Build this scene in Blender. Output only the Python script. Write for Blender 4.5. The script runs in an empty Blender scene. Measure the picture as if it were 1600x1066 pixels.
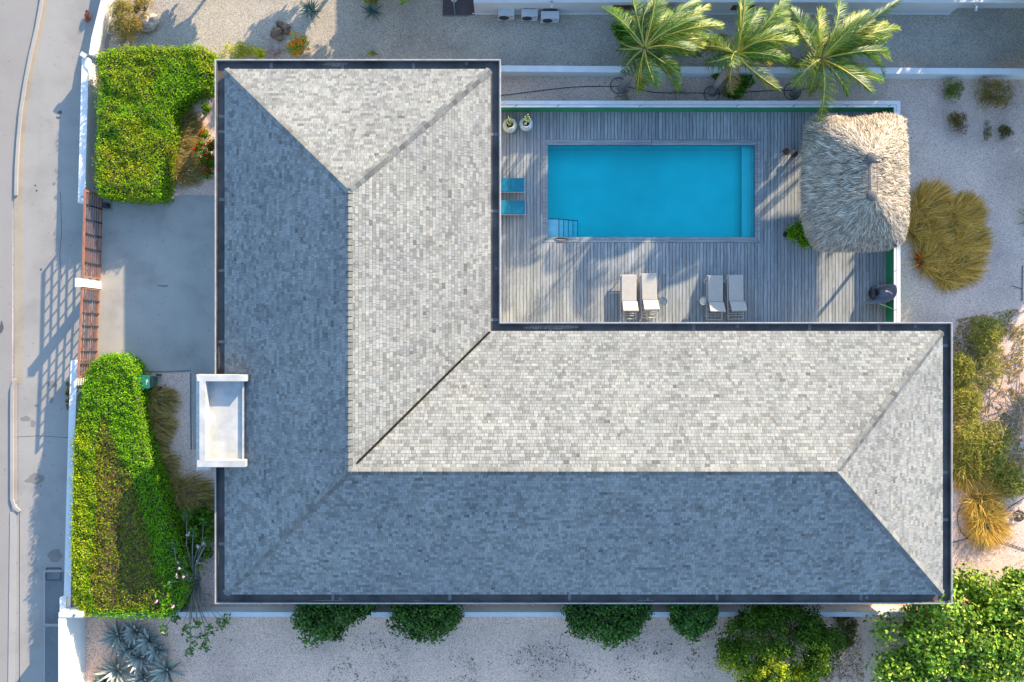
import bpy, math, random
import numpy as np
from mathutils import Vector, noise
R = math.radians
rng = np.random.default_rng(7); random.seed(7)
S = bpy.context.scene
COL = S.collection

# ------------------------------------------------------------------ camera, sky, sun, exposure
CAM_H = 36.0; F = 1260.0                      # a drone looking straight down
cd = bpy.data.cameras.new("drone_camera"); cam = bpy.data.objects.new("drone_camera", cd); COL.objects.link(cam)
cam.location = (0, 0, CAM_H); cam.rotation_euler = (0, 0, 0)
cd.sensor_width = 36; cd.lens = 36 * F / 1600; cd.clip_end = 2000
S.camera = cam
SUN_EL = R(18.5); hx, hy = 0.61, 0.793        # horizontal direction towards the sun
W_ = bpy.data.worlds.new("World"); S.world = W_; W_.use_nodes = True
nt = W_.node_tree; bg = nt.nodes['Background']
sky = nt.nodes.new('ShaderNodeTexSky'); sky.sky_type = 'NISHITA'; sky.sun_disc = False
sky.sun_elevation = SUN_EL; sky.sun_rotation = math.atan2(hx, hy); sky.ozone_density = 3.4; sky.dust_density = 0.5; sky.air_density = 1.0
nt.links.new(sky.outputs[0], bg.inputs[0]); bg.inputs[1].default_value = 0.15
sd = bpy.data.lights.new("sun", 'SUN'); sun = bpy.data.objects.new("sun", sd); COL.objects.link(sun)
sd.energy = 3.2; sd.angle = R(0.6); sd.color = (1.0, 0.83, 0.60)
sv = Vector((hx * math.cos(SUN_EL), hy * math.cos(SUN_EL), math.sin(SUN_EL)))
sun.rotation_euler = sv.to_track_quat('Z', 'Y').to_euler(); sun.location = (30, 40, 30)
S.view_settings.view_transform = 'Standard'; S.view_settings.look = 'None'
S.view_settings.gamma = 1.0; S.view_settings.exposure = 1.95

def P(px, py, z=0.0):
    k = (CAM_H - z) / F
    return Vector(((px - 800) * k, (533 - py) * k, z))
def PL(pts, z=0.0): return [P(x, y, z) for x, y in pts]

# ------------------------------------------------------------------ object helpers
def tag(o, label=None, cat=None, group=None, kind=None):
    if label: o["label"] = label
    if cat: o["category"] = cat
    if group: o["group"] = group
    if kind: o["kind"] = kind
    return o
def empty(name, loc, label=None, cat=None, group=None, rz=0):
    o = bpy.data.objects.new(name, None); COL.objects.link(o); o.location = loc; o.rotation_euler = (0, 0, rz)
    o.empty_display_size = .2
    return tag(o, label, cat, group)
def link(name, me, mat, parent=None, loc=None):
    o = bpy.data.objects.new(name, me); COL.objects.link(o)
    if mat: me.materials.append(mat)
    if parent: o.parent = parent
    if loc is not None: o.location = loc
    return o
def copy_tree(o, parent=None):
    c = o.copy(); COL.objects.link(c)
    if parent: c.parent = parent
    for ch in list(o.children): copy_tree(ch, c)
    return c

class MB:
    """collects faces; world coordinates unless built under a parent with its own origin"""
    def __init__(s): s.v = []; s.f = []; s.c = []
    def face(s, pts, col=None):
        b = len(s.v); s.v += [tuple(p) for p in pts]; s.f.append(tuple(range(b, b + len(pts)))); s.c.append(col)
    def mesh(s, vs, fs, col=None):
        b = len(s.v); s.v += [tuple(p) for p in vs]
        for f in fs: s.f.append(tuple(b + i for i in f)); s.c.append(col)
    def prism(s, poly, z0, z1, col=None):
        n = len(poly); area = sum(poly[i][0] * poly[(i+1) % n][1] - poly[(i+1) % n][0] * poly[i][1] for i in range(n))
        if area < 0: poly = poly[::-1]
        vs = [(p[0], p[1], z0) for p in poly] + [(p[0], p[1], z1) for p in poly]
        s.mesh(vs, [tuple(range(n, 2*n)), tuple(range(n-1, -1, -1))] + [(i, (i+1) % n, n + (i+1) % n, n + i) for i in range(n)], col)
    def box(s, x0, x1, y0, y1, z0, z1, col=None): s.prism([(x0, y0), (x1, y0), (x1, y1), (x0, y1)], z0, z1, col)
    def obox(s, c, sx, sy, sz, rz=0, col=None, tilt=0):
        """box of full size sx,sy,sz centred at c, turned about z after a tilt about its x axis"""
        ca, sa = math.cos(rz), math.sin(rz); ct, st = math.cos(tilt), math.sin(tilt); vs = []
        for k in (-.5, .5):
            for (i, j) in ((-.5, -.5), (.5, -.5), (.5, .5), (-.5, .5)):
                x, y, z = i*sx, j*sy, k*sz; y, z = y*ct - z*st, y*st + z*ct
                vs.append((c[0] + x*ca - y*sa, c[1] + x*sa + y*ca, c[2] + z))
        s.mesh(vs, [(3,2,1,0), (4,5,6,7), (0,1,5,4), (1,2,6,5), (2,3,7,6), (3,0,4,7)], col)
    def strip(s, path, wl, wr, z0, z1, col=None, closed=False):
        """mitred wall along a 2-D path, wl to the left and wr to the right of it"""
        n = len(path); L = []; Rr = []
        for i in range(n):
            p = Vector(path[i][:2])
            a = Vector(path[i-1][:2]) if (i > 0 or closed) else None; b = Vector(path[(i+1) % n][:2]) if (i < n-1 or closed) else None
            d1 = (p - a).normalized() if a is not None else (b - p).normalized(); d2 = (b - p).normalized() if b is not None else d1
            n1 = Vector((-d1.y, d1.x)); n2 = Vector((-d2.y, d2.x)); m = (n1 + n2).normalized(); m /= max(.3, m.dot(n1))
            L.append(p + m*wl); Rr.append(p - m*wr)
        vs = []
        for i in range(n):
            for q in (Rr[i], L[i]):
                vs += [(q.x, q.y, z0), (q.x, q.y, z1)]
        fs = []
        for i in range(n if closed else n-1):
            a = 4*i; b = 4*((i+1) % n)
            fs += [(a, b, b+1, a+1), (b+2, a+2, a+3, b+3), (a+1, b+1, b+3, a+3), (b, a, a+2, b+2)]
        if not closed: fs += [(0, 1, 3, 2), (4*n-4, 4*n-2, 4*n-1, 4*n-3)]
        s.mesh(vs, fs, col)
    def tube(s, pts, rad, n=6, col=None, cap=True):
        pts = [Vector(p) for p in pts]; rs = rad if hasattr(rad, '__len__') else [rad]*len(pts); vs = []; fs = []
        for i, p in enumerate(pts):
            d = (pts[min(i+1, len(pts)-1)] - pts[max(i-1, 0)]).normalized()
            u = d.cross(Vector((0, 0, 1))) if abs(d.z) < .95 else d.cross(Vector((1, 0, 0))); u.normalize(); w = u.cross(d)
            for k in range(n):
                a = 2*math.pi*k/n; vs.append(p + (u*math.cos(a) + w*math.sin(a))*rs[i])
        for i in range(len(pts)-1):
            for k in range(n):
                a = i*n + k; b = i*n + (k+1) % n; fs.append((a, a+n, b+n, b))
        if cap: fs += [tuple(range(n)), tuple(range((len(pts)-1)*n + n - 1, (len(pts)-1)*n - 1, -1))]
        s.mesh(vs, fs, col)
    def lathe(s, prof, c=(0, 0, 0), n=16, col=None):
        vs = []; fs = []
        for r, z in prof:
            for k in range(n):
                a = 2*math.pi*k/n; vs.append((c[0] + r*math.cos(a), c[1] + r*math.sin(a), c[2] + z))
        for i in range(len(prof)-1):
            for k in range(n):
                a = i*n + k; b = i*n + (k+1) % n; fs.append((a, b, b+n, a+n))
        fs += [tuple(range(n-1, -1, -1)), tuple(range((len(prof)-1)*n, len(prof)*n))]
        s.mesh(vs, fs, col)
    def build(s, name, mat, parent=None, smooth=False, origin=None):
        me = bpy.data.meshes.new(name); vs = s.v
        if origin is not None:
            vs = [(v[0]-origin[0], v[1]-origin[1], v[2]-origin[2]) for v in vs]
        me.from_pydata(vs, [], s.f)
        if any(c is not None for c in s.c):
            at = me.attributes.new("Col", 'FLOAT_COLOR', 'FACE')
            at.data.foreach_set("color", np.array([(c[0], c[1], c[2], 1) if c is not None else (.5, .5, .5, 1) for c in s.c], dtype=np.float32).ravel())
        if smooth: me.polygons.foreach_set("use_smooth", [True]*len(me.polygons))
        me.update()
        return link(name, me, mat, parent)

def fast_mesh(name, V, Q, C, mat, parent=None):
    me = bpy.data.meshes.new(name); V = np.asarray(V, np.float32); Q = np.asarray(Q, np.int32)
    me.vertices.add(len(V)); me.vertices.foreach_set("co", V.ravel())
    me.loops.add(Q.size); me.loops.foreach_set("vertex_index", Q.ravel())
    me.polygons.add(len(Q)); me.polygons.foreach_set("loop_start", np.arange(0, Q.size, 4, dtype=np.int32))
    me.polygons.foreach_set("loop_total", np.full(len(Q), 4, np.int32))
    me.update(calc_edges=True)
    at = me.attributes.new("Col", 'FLOAT_COLOR', 'FACE')
    at.data.foreach_set("color", np.concatenate([np.asarray(C, np.float32), np.ones((len(Q), 1), np.float32)], 1).ravel())
    return link(name, me, mat, parent)
def merge(*parts):
    V = []; Q = []; C = []; b = 0
    for (v, q, c) in parts:
        V.append(v); Q.append(q + b); C.append(c); b += len(v)
    return np.concatenate(V), np.concatenate(Q), np.concatenate(C)
def nrm(a): return a / np.maximum(np.linalg.norm(a, axis=-1, keepdims=True), 1e-9)

def leaves(c, n, L, Wd, cols, fold=.25, flat=.5, droop=0.0):
    """c (N,3) bases, n (N,3) preferred normals, L/Wd lengths/widths; each leaf two quads folded at the midrib"""
    N = len(c); nn = nrm(n + rng.normal(0, flat, (N, 3))); d = nrm(np.cross(nn, rng.normal(0, 1, (N, 3)))); d[:, 2] -= droop; d = nrm(d)
    s = nrm(np.cross(nn, d)); L = np.asarray(L).reshape(-1, 1) * np.ones((N, 1)); Wd = np.asarray(Wd).reshape(-1, 1) * np.ones((N, 1))
    up = nn * Wd * fold; b = c - d*L/2
    v = np.stack([b, b + d*L*.3 + s*Wd*.5 + up, b + d*L*.72 + s*Wd*.42 + up, b + d*L, b + d*L*.72 - s*Wd*.42 + up, b + d*L*.3 - s*Wd*.5 + up], 1)
    i = np.arange(N)[:, None]*6
    q = np.concatenate([i + np.array([0, 1, 2, 3]), i + np.array([0, 3, 4, 5])], 0)
    return v.reshape(-1, 3), q, np.concatenate([cols, cols*.93], 0)
def blades(base, d0, up, L, Wd, cols, seg=4, bend=1.0, wind=(0, 0, 0)):
    """curved tapering ribbons: start along d0+up, sag with length; base (N,3)"""
    N = len(base); L = np.asarray(L).reshape(-1, 1)*np.ones((N, 1)); Wd = np.asarray(Wd).reshape(-1, 1)*np.ones((N, 1))
    up = np.asarray(up).reshape(-1, 1)*np.ones((N, 1)); wind = np.array(wind)
    d = nrm(d0 + np.array([0, 0, 1.0])*up); p = base.copy(); vs = []
    for k in range(seg+1):
        t = k/seg; w = Wd*(1 - t**2.2)*(.55 + .45*min(1, t*4)) + .0015
        s = nrm(np.cross(d, np.array([0, 0, 1.0])) + 1e-4)
        vs += [p - s*w/2, p + s*w/2]
        d = nrm(d + np.array([0, 0, -1.0])*bend/seg + wind/seg); p = p + d*L/seg
    v = np.stack(vs, 1); n2 = 2*(seg+1); i = np.arange(N)[:, None]*n2
    q = np.concatenate([i + np.array([2*k, 2*k+1, 2*k+3, 2*k+2]) for k in range(seg)], 0)
    return v.reshape(-1, 3), q, np.concatenate([cols*(.85 + .15*k/seg*2) for k in range(seg)], 0)
def mixcol(cols, N, jitter=.15):
    cols = np.array(cols, float); i = rng.integers(0, len(cols), N); j = rng.integers(0, len(cols), N); t = rng.random((N, 1))
    return np.clip((cols[i]*(1-t) + cols[j]*t) * (1 + rng.normal(0, jitter, (N, 1))), .004, .95)
def box_arrays(x0, x1, y0, y1, z0, z1, col):
    v = np.array([(x, y, z) for z in (z0, z1) for (x, y) in ((x0, y0), (x1, y0), (x1, y1), (x0, y1))], float)
    q = np.array([(3,2,1,0), (4,5,6,7), (0,1,5,4), (1,2,6,5), (2,3,7,6), (3,0,4,7)]); return v, q, np.tile(np.array(col, float), (6, 1))

# ------------------------------------------------------------------ materials
def newmat(name):
    m = bpy.data.materials.new(name); m.use_nodes = True; return m, m.node_tree.nodes, m.node_tree.links, m.node_tree.nodes['Principled BSDF']
def ramp(n, stops):
    r = n.new('ShaderNodeValToRGB'); e = r.color_ramp.elements
    while len(e) < len(stops): e.new(.5)
    for k, (p, c) in enumerate(stops): e[k].position = p; e[k].color = (c[0], c[1], c[2], 1)
    return r
def objco(n, l, scale=(1, 1, 1)):
    g = n.new('ShaderNodeNewGeometry'); mp = n.new('ShaderNodeMapping'); mp.inputs['Scale'].default_value = scale
    l.new(g.outputs['Position'], mp.inputs[0]); return mp.outputs[0]
def nz(n, l, co, scale, detail=4, rough=.55):
    t = n.new('ShaderNodeTexNoise'); t.inputs['Scale'].default_value = scale; t.inputs['Detail'].default_value = detail
    t.inputs['Roughness'].default_value = rough; l.new(co, t.inputs['Vector']); return t.outputs['Fac']
def mixc(n, l, fac, a, b, mode='MIX'):
    m = n.new('ShaderNodeMix'); m.data_type = 'RGBA'; m.blend_type = mode
    for i, x in ((0, fac), (6, a), (7, b)):
        if hasattr(x, 'links'): l.new(x, m.inputs[i])
        else: m.inputs[i].default_value = x if i == 0 else (x[0], x[1], x[2], 1)
    return m.outputs[2]
def plain(name, col, rough=.6, var=.12, scale=3, metal=0, bump=0, bscale=60, spec=.5):
    m, n, l, b = newmat(name); co = objco(n, l); f = nz(n, l, co, scale)
    r = ramp(n, [(.3, [c*(1-var) for c in col]), (.7, [min(1, c*(1+var)) for c in col])]); l.new(f, r.inputs[0]); l.new(r.outputs[0], b.inputs['Base Color'])
    b.inputs['Roughness'].default_value = rough; b.inputs['Metallic'].default_value = metal; b.inputs['Specular IOR Level'].default_value = spec
    if bump:
        bp = n.new('ShaderNodeBump'); bp.inputs['Strength'].default_value = bump; bp.inputs['Distance'].default_value = .02
        l.new(nz(n, l, co, bscale), bp.inputs['Height']); l.new(bp.outputs[0], b.inputs['Normal'])
    return m
def gravel(name, c1, c2, dark, big=.35, grain=26, spots=0.0, bump=.6):
    m, n, l, b = newmat(name); co = objco(n, l)
    v = n.new('ShaderNodeTexVoronoi'); v.inputs['Scale'].default_value = grain; l.new(co, v.inputs['Vector'])
    sep = n.new('ShaderNodeSeparateColor'); l.new(v.outputs['Color'], sep.inputs[0])
    r1 = ramp(n, [(.0, [c*.6 for c in c1]), (.2, c1), (.8, c2), (1, [min(1, c*1.15) for c in c2])]); l.new(sep.outputs[0], r1.inputs[0])
    r2 = ramp(n, [(.3, (.72, .72, .74)), (.5, (.95, .95, .95)), (.72, (1.1, 1.08, 1.04))]); l.new(nz(n, l, co, big, 6), r2.inputs[0])
    c = mixc(n, l, 1.0, r1.outputs[0], r2.outputs[0], 'MULTIPLY')
    r3 = ramp(n, [(.60, (0, 0, 0)), (.68, (1, 1, 1))]); l.new(nz(n, l, co, 9, 5, .7), r3.inputs[0])
    mul = n.new('ShaderNodeMath'); mul.operation = 'MULTIPLY'; l.new(r3.outputs[0], mul.inputs[0]); mul.inputs[1].default_value = .35 + spots
    c = mixc(n, l, mul.outputs[0], c, dark)
    if spots:
        r4 = ramp(n, [(.56, (0, 0, 0)), (.66, (1, 1, 1))]); l.new(nz(n, l, co, 1.4, 8, .75), r4.inputs[0])
        r5 = ramp(n, [(.52, (0, 0, 0)), (.6, (1, 1, 1))]); l.new(nz(n, l, co, 16, 3, .6), r5.inputs[0])
        mm = n.new('ShaderNodeMath'); mm.operation = 'MULTIPLY'; l.new(r4.outputs[0], mm.inputs[0]); l.new(r5.outputs[0], mm.inputs[1])
        c = mixc(n, l, mm.outputs[0], c, [dark[0]*.6, dark[1]*.6, dark[2]*.5])
    l.new(c, b.inputs['Base Color']); b.inputs['Roughness'].default_value = .95; b.inputs['Specular IOR Level'].default_value = .15
    bp = n.new('ShaderNodeBump'); bp.inputs['Strength'].default_value = bump; bp.inputs['Distance'].default_value = .012
    l.new(sep.outputs[1], bp.inputs['Height']); l.new(bp.outputs[0], b.inputs['Normal']); return m
def concrete(name, col, stain=.25, warm=(1, 1, 1), fine=90):
    m, n, l, b = newmat(name); co = objco(n, l)
    r = ramp(n, [(.25, [c*(1-stain) for c in col]), (.5, col), (.8, [min(1, c*(1+stain*.45)*w) for c, w in zip(col, warm)])]); l.new(nz(n, l, co, .55, 7, .6), r.inputs[0])
    r2 = ramp(n, [(.3, (.78, .78, .78)), (.6, (1.05, 1.05, 1.05))]); l.new(nz(n, l, co, fine, 3), r2.inputs[0])
    c = mixc(n, l, .8, r.outputs[0], r2.outputs[0], 'MULTIPLY')
    r3 = ramp(n, [(.64, (0, 0, 0)), (.72, (1, 1, 1))]); l.new(nz(n, l, co, 1.9, 5, .6), r3.inputs[0])
    mu = n.new('ShaderNodeMath'); mu.operation = 'MULTIPLY'; mu.inputs[1].default_value = .3; l.new(r3.outputs[0], mu.inputs[0])
    c = mixc(n, l, mu.outputs[0], c, [x*.55 for x in col])
    r4 = ramp(n, [(.70, (0, 0, 0)), (.76, (1, 1, 1))]); l.new(nz(n, l, co, 5.5, 2, .4), r4.inputs[0])
    mu = n.new('ShaderNodeMath'); mu.operation = 'MULTIPLY'; mu.inputs[1].default_value = .45; l.new(r4.outputs[0], mu.inputs[0])
    c = mixc(n, l, mu.outputs[0], c, [x*.4 for x in col])
    l.new(c, b.inputs['Base Color']); b.inputs['Roughness'].default_value = .9; b.inputs['Specular IOR Level'].default_value = .2
    bp = n.new('ShaderNodeBump'); bp.inputs['Strength'].default_value = .3; bp.inputs['Distance'].default_value = .005
    l.new(nz(n, l, co, fine, 3), bp.inputs['Height']); l.new(bp.outputs[0], b.inputs['Normal']); return m
def colmat(name, rough=.55, trans=0.0, streak=None, spec=.4, gain=None):
    """takes the per-face colour of leaves, boards, shingles"""
    m, n, l, b = newmat(name); a = n.new('ShaderNodeAttribute'); a.attribute_name = "Col"; c = a.outputs['Color']
    if streak:
        co = objco(n, l, streak); r = ramp(n, [(.3, (.68, .68, .68)), (.65, (1.12, 1.12, 1.12))]); l.new(nz(n, l, co, 1, 3, .7), r.inputs[0])
        c = mixc(n, l, 1.0, c, r.outputs[0], 'MULTIPLY')
        co2 = objco(n, l); r = ramp(n, [(.3, (.86, .86, .88)), (.7, (1.08, 1.08, 1.06))]); l.new(nz(n, l, co2, .4, 5, .6), r.inputs[0])
        c = mixc(n, l, 1.0, c, r.outputs[0], 'MULTIPLY')
    if gain: c = mixc(n, l, 1.0, c, gain, 'MULTIPLY')
    l.new(c, b.inputs['Base Color']); b.inputs['Roughness'].default_value = rough; b.inputs['Specular IOR Level'].default_value = spec
    if trans:
        t = n.new('ShaderNodeBsdfTranslucent'); l.new(c, t.inputs[0]); mx = n.new('ShaderNodeMixShader'); mx.inputs[0].default_value = trans
        l.new(b.outputs[0], mx.inputs[1]); l.new(t.outputs[0], mx.inputs[2]); l.new(mx.outputs[0], n['Material Output'].inputs[0])
    return m

M_leaf = colmat("leaf", .6, .34, spec=.12, gain=(1.80, 1.48, .55)); M_glossleaf = colmat("waxy_leaf", .42, .22, spec=.22, gain=(1.25, 1.15, .6)); M_dry = colmat("dry_leaf", .85, .28, spec=.08, gain=(1.35, 1.12, .65))
M_palm = colmat("palm_leaf", .45, .22, spec=.3, gain=(.78, .74, .35)); M_agave = colmat("agave_leaf", .6, .0, spec=.3)
M_thatch = colmat("thatch", .85, .08, spec=.1, gain=(1.02, .97, .87))
M_sh = colmat("shingle_lengthways", .85, 0, (30, 2.5, 8), spec=.2)     # streaks run across the x direction
M_sv = colmat("shingle_crossways", .85, 0, (2.5, 30, 8), spec=.2)
M_board = colmat("deck_board", .75, 0, (18, 1.3, 5), spec=.25); M_boardx = colmat("deck_board_across", .75, 0, (1.3, 18, 5), spec=.25)
M_bark = plain("bark", (.20, .165, .13), .9, .35, 9, bump=.6, bscale=25)
M_palmbark = plain("palm_bark", (.26, .22, .18), .9, .3, 14, bump=.8, bscale=30)
M_white = plain("white_render", (.64, .62, .57), .75, .06, 1.2, bump=.15, bscale=40)
M_whitecap = plain("white_coping", (.66, .64, .59), .7, .06, 2)
M_greywall = plain("grey_white_render", (.50, .49, .45), .8, .08, .8)
M_green = plain("green_paint", (.02, .22, .09), .6, .1, 2)
M_membrane = plain("roof_membrane", (.080, .070, .060), .7, .5, 1.1, bump=.2, bscale=8)
M_patch = plain("membrane_patch", (.20, .185, .16), .7, .25, 6)
M_silt = plain("dried_silt", (.27, .21, .15), .9, .4, 9)
M_metal = plain("grey_metal", (.35, .36, .37), .4, .1, 5, metal=.6)
M_dark = plain("dark_metal", (.03, .03, .033), .5, .2, 5)
M_gate = plain("rust_brown_steel", (.30, .125, .065), .55, .2, 4)
M_gateslat = plain("brown_slat", (.17, .085, .06), .6, .25, 5)
M_bin = plain("green_plastic", (.012, .15, .09), .45, .08, 5)
M_cush = plain("cream_cushion", (.44, .40, .335), .9, .05, 6, bump=.2, bscale=30)
M_blue = plain("turquoise_cushion", (.0, .17, .25), .85, .12, 5)
M_frame = plain("pale_frame", (.55, .50, .44), .5, .08, 5)
M_hose = plain("black_hose", (.012, .012, .013), .5, .1, 5)
M_glaze = plain("glazed_pot", (.50, .55, .50), .25, .12, 8)
M_glaze2 = plain("banded_pot", (.50, .48, .33), .3, .25, 12)
M_soil = plain("soil", (.05, .035, .025), .95, .3, 20)
M_rock = plain("sandstone", (.40, .31, .22), .9, .35, 5, bump=.8, bscale=9)
M_darkrock = plain("brown_stone", (.16, .10, .065), .9, .5, 7, bump=.8, bscale=12)
M_terr = plain("brown_slab", (.085, .06, .06), .7, .12, 3)
M_grey = plain("grey_shell", (.21, .21, .225), .5, .08, 6)
M_tin = plain("pale_blue_tray", (.15, .185, .195), .5, .06, 5)
M_ac = plain("white_casing", (.50, .50, .47), .5, .05, 4)
M_twig = plain("dead_twig", (.33, .25, .17), .9, .3, 6)

# ------------------------------------------------------------------ the setting: ground, road, pavement, beds
M_g_main = gravel("garden_gravel", (.66, .455, .34), (.82, .58, .44), (.33, .23, .17), grain=36)
M_g_top = gravel("lane_gravel", (.36, .31, .24), (.50, .43, .33), (.19, .16, .12), grain=34)
M_g_bot = gravel("plot_gravel", (.66, .43, .30), (.84, .56, .40), (.15, .10, .07), spots=.5, grain=34)
M_road = concrete("asphalt_road", (.285, .255, .22), .1, fine=60)
M_pave = concrete("concrete_pavement", (.315, .285, .245), .2)
M_drive = concrete("concrete_driveway", (.37, .34, .285), .28, (1.05, 1.02, .98))
M_kerb = concrete("kerb_stone", (.34, .31, .27), .15)
M_soilstrip = concrete("sandy_strip", (.34, .28, .20), .3)
M_slab = concrete("dark_slab", (.17, .17, .165), .35)

def sheet(name, poly, z, mat, thick=.0):
    b = MB()
    if thick: b.prism(poly, z - thick, z)
    else:
        n = len(poly); ar = sum(poly[i][0]*poly[(i+1) % n][1] - poly[(i+1) % n][0]*poly[i][1] for i in range(n))
        if ar < 0: poly = poly[::-1]
        b.face([(p[0], p[1], z) for p in poly])
    return tag(b.build(name, mat), kind='structure')
gx0 = P(1300, 0).x
PX0, PX1, PY0, PY1 = P(856, 0).x, P(1178, 0).x, P(0, 371).y, P(0, 228).y      # pool
DZ = .12
b = MB(); Bg = 300
hx0, hx1, hy0, hy1 = PX0 - .1, PX1 + .1, PY0 - .1, PY1 + .1
b.face([(-Bg, -Bg, 0), (Bg, -Bg, 0), (Bg, hy0, 0), (-Bg, hy0, 0)]); b.face([(-Bg, hy1, 0), (Bg, hy1, 0), (Bg, Bg, 0), (-Bg, Bg, 0)])
b.face([(-Bg, hy0, 0), (hx0, hy0, 0), (hx0, hy1, 0), (-Bg, hy1, 0)]); b.face([(hx1, hy0, 0), (Bg, hy0, 0), (Bg, hy1, 0), (hx1, hy1, 0)])
tag(b.build("garden_ground", M_g_main), kind='structure')
sheet("lane_ground", PL([(150, -400), (2300, -400), (2300, 110), (785, 110), (330, 100), (140, 100)]), .006, M_g_top)
sheet("plot_ground", PL([(120, 960), (2300, 960), (2300, 1900), (120, 1900)]), .006, M_g_bot)
kerbT = [(78, -300), (72, -120), (65, -30), (63, 0), (55, 45), (45, 88), (37, 130), (30, 175), (26, 220), (23.5, 260), (22.5, 306)]
road_edge = kerbT + [(20, 330), (19, 600), (19, 790), (15.5, 840), (14, 1066), (14, 1900)]
sheet("road", PL([(-3000, -300)] + road_edge + [(-3000, 1900)]), .004, M_road)
wl_path = [(185, -160), (166, 0), (148, 85), (134, 90), (134, 320), (128, 570), (120, 700), (110, 960), (100, 1900)]
sheet("pavement", PL([(x+10, y) for x, y in road_edge] + [(x+18, y) for x, y in wl_path[::-1]]), .030, M_pave, .028)
# sandy strip behind the kerb
stp = PL([(x+9, y) for x, y in kerbT]); b = MB(); b.strip(stp, .12, .12, .0, .036); tag(b.build("verge_strip", M_soilstrip), kind='structure')
b = MB(); b.strip(PL([(30, 306), (30, 600)]), .2, .2, .0, .034); tag(b.build("crossover_strip", M_soilstrip), kind='structure')
b = MB(); b.strip(PL([(24.5, 600), (24.5, 785)]), .09, .09, .0, .038); tag(b.build("verge_strip", concrete("pink_strip", (.37, .30, .25), .2)), kind='structure')
def kerb(pts, name="kerb", w=.065, h=.10):
    b = MB(); b.strip(PL(pts), w, w, 0, h); return tag(b.build(name, M_kerb), kind='structure')
kerb([(x+4, y) for x, y in kerbT])
kerb([(25, 592), (20.5, 606), (20, 640), (20, 780), (24, 792), (32, 799)], h=.09)
b = MB(); b.strip(PL([(22, 800), (19, 1066), (19, 1500)]), .14, .16, 0, .036); tag(b.build("gutter_strip", M_kerb), kind='structure')
b = MB(); b.strip(PL([(31, 800), (31, 1500)]), .01, .01, 0, .038); tag(b.build("pavement_joint", M_soil), kind='structure')
for seg in ([(22, 683), (60, 681), (108, 684)], [(95, 300), (97, 360), (94, 400), (97, 440)]):
    b = MB(); b.strip(PL(seg), .008, .008, .028, .0335); tag(b.build("pavement_joint", M_soil), kind='structure')
# utility bay in the pavement
b = MB(); b.strip(PL([(98, 892), (70, 892), (70, 976), (95, 976)]), .05, .05, .02, .055); tag(b.build("bay_kerb", M_kerb), kind='structure')
sheet("bay_slab", PL([(72, 894), (104, 894), (104, 974), (72, 974)]), .038, M_slab)
sheet("bay_slab", PL([(72, 980), (104, 980), (104, 1300), (72, 1300)]), .038, M_slab)
b = MB(); b.strip(PL([(70, 980), (69, 1300)]), .05, .03, .02, .05); tag(b.build("bay_kerb", M_kerb), kind='structure')
mh = empty("manhole_cover", P(84, 897, .034), "square concrete manhole cover set in the pavement", "manhole cover")
b = MB(); b.obox((0, 0, .004), .60, .50, .014); b.build("lid", M_slab, mh)
b = MB(); b.strip([(-.32, -.27), (.32, -.27), (.32, .27), (-.32, .27)], .012, .012, -.006, .018, closed=True); b.build("frame", M_dark, mh)
b = MB(); b.lathe([(.02, .01), (.02, .02)], (-.12, .02, 0), 8); b.build("lifting_hole", M_dark, mh)
def stain(px, py, rx_, ry_, z, mat, seed):
    c = P(px, py, z); pts = []
    for k in range(22):
        a = k*math.pi/11; q = 1 + .55*noise.noise((math.cos(a)*1.3 + seed, math.sin(a)*1.3, seed*.7)); pts.append((c.x + math.cos(a)*rx_/35*q, c.y + math.sin(a)*ry_/35*q))
    sheet("pavement_stain", pts, z, mat)
M_stain = concrete("old_stain", (.21, .19, .165), .3); M_oil = concrete("oil_spot", (.10, .10, .10), .3)
for k, (x, y, a, c_, mm_) in enumerate(((94, 176, 4, 2.5, M_oil), (91, 184, 3, 2, M_oil), (82, 600, 7, 4.5, M_stain), (39, 654, 7, 4, M_stain), (51, 662, 4, 5, M_stain), (55, 290, 1.6, 1.6, M_oil), (57, 298, 1.6, 1.4, M_oil), (84, 287, 3, 2, M_stain), (80, 625, 3, 4, M_stain), (57, 634, 3, 2.5, M_stain), (64, 421, 1.6, 1.6, M_oil), (54, 748, 13, 8, M_stain), (86, 868, 12, 9, M_stain))): stain(x, y, a, c_, .034 + .0003*k, mm_, k*3.1)
stain(2, 512, 3, 9, .009, M_oil, 4.4); stain(256, 447, 9, 1.6, .017, M_stain, 8.2)
# driveway and paths
sheet("driveway", PL([(150, 306), (336, 306), (336, 582), (205, 580), (150, 584)]), .012, M_drive)
sheet("gate_apron", PL([(120, 318), (151, 318), (151, 584), (118, 584)]), .040, M_pave, .01)
sheet("entrance_path", PL([(299, 582), (345, 582), (345, 702), (303, 702), (299, 640)]), .016, M_drive, .012)
b = MB(); b.strip(PL([(205, 580), (260, 581), (298, 579)]), .02, .02, 0, .028); tag(b.build("path_edging", M_slab), kind='structure')
b = MB(); b.strip(PL([(298, 583), (298, 640), (299, 703)]), .025, .025, 0, .03); tag(b.build("path_edging", M_slab), kind='structure')
for k, pts in enumerate(([(195, 306), (262, 296), (335, 302)],)):
    pass

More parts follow.
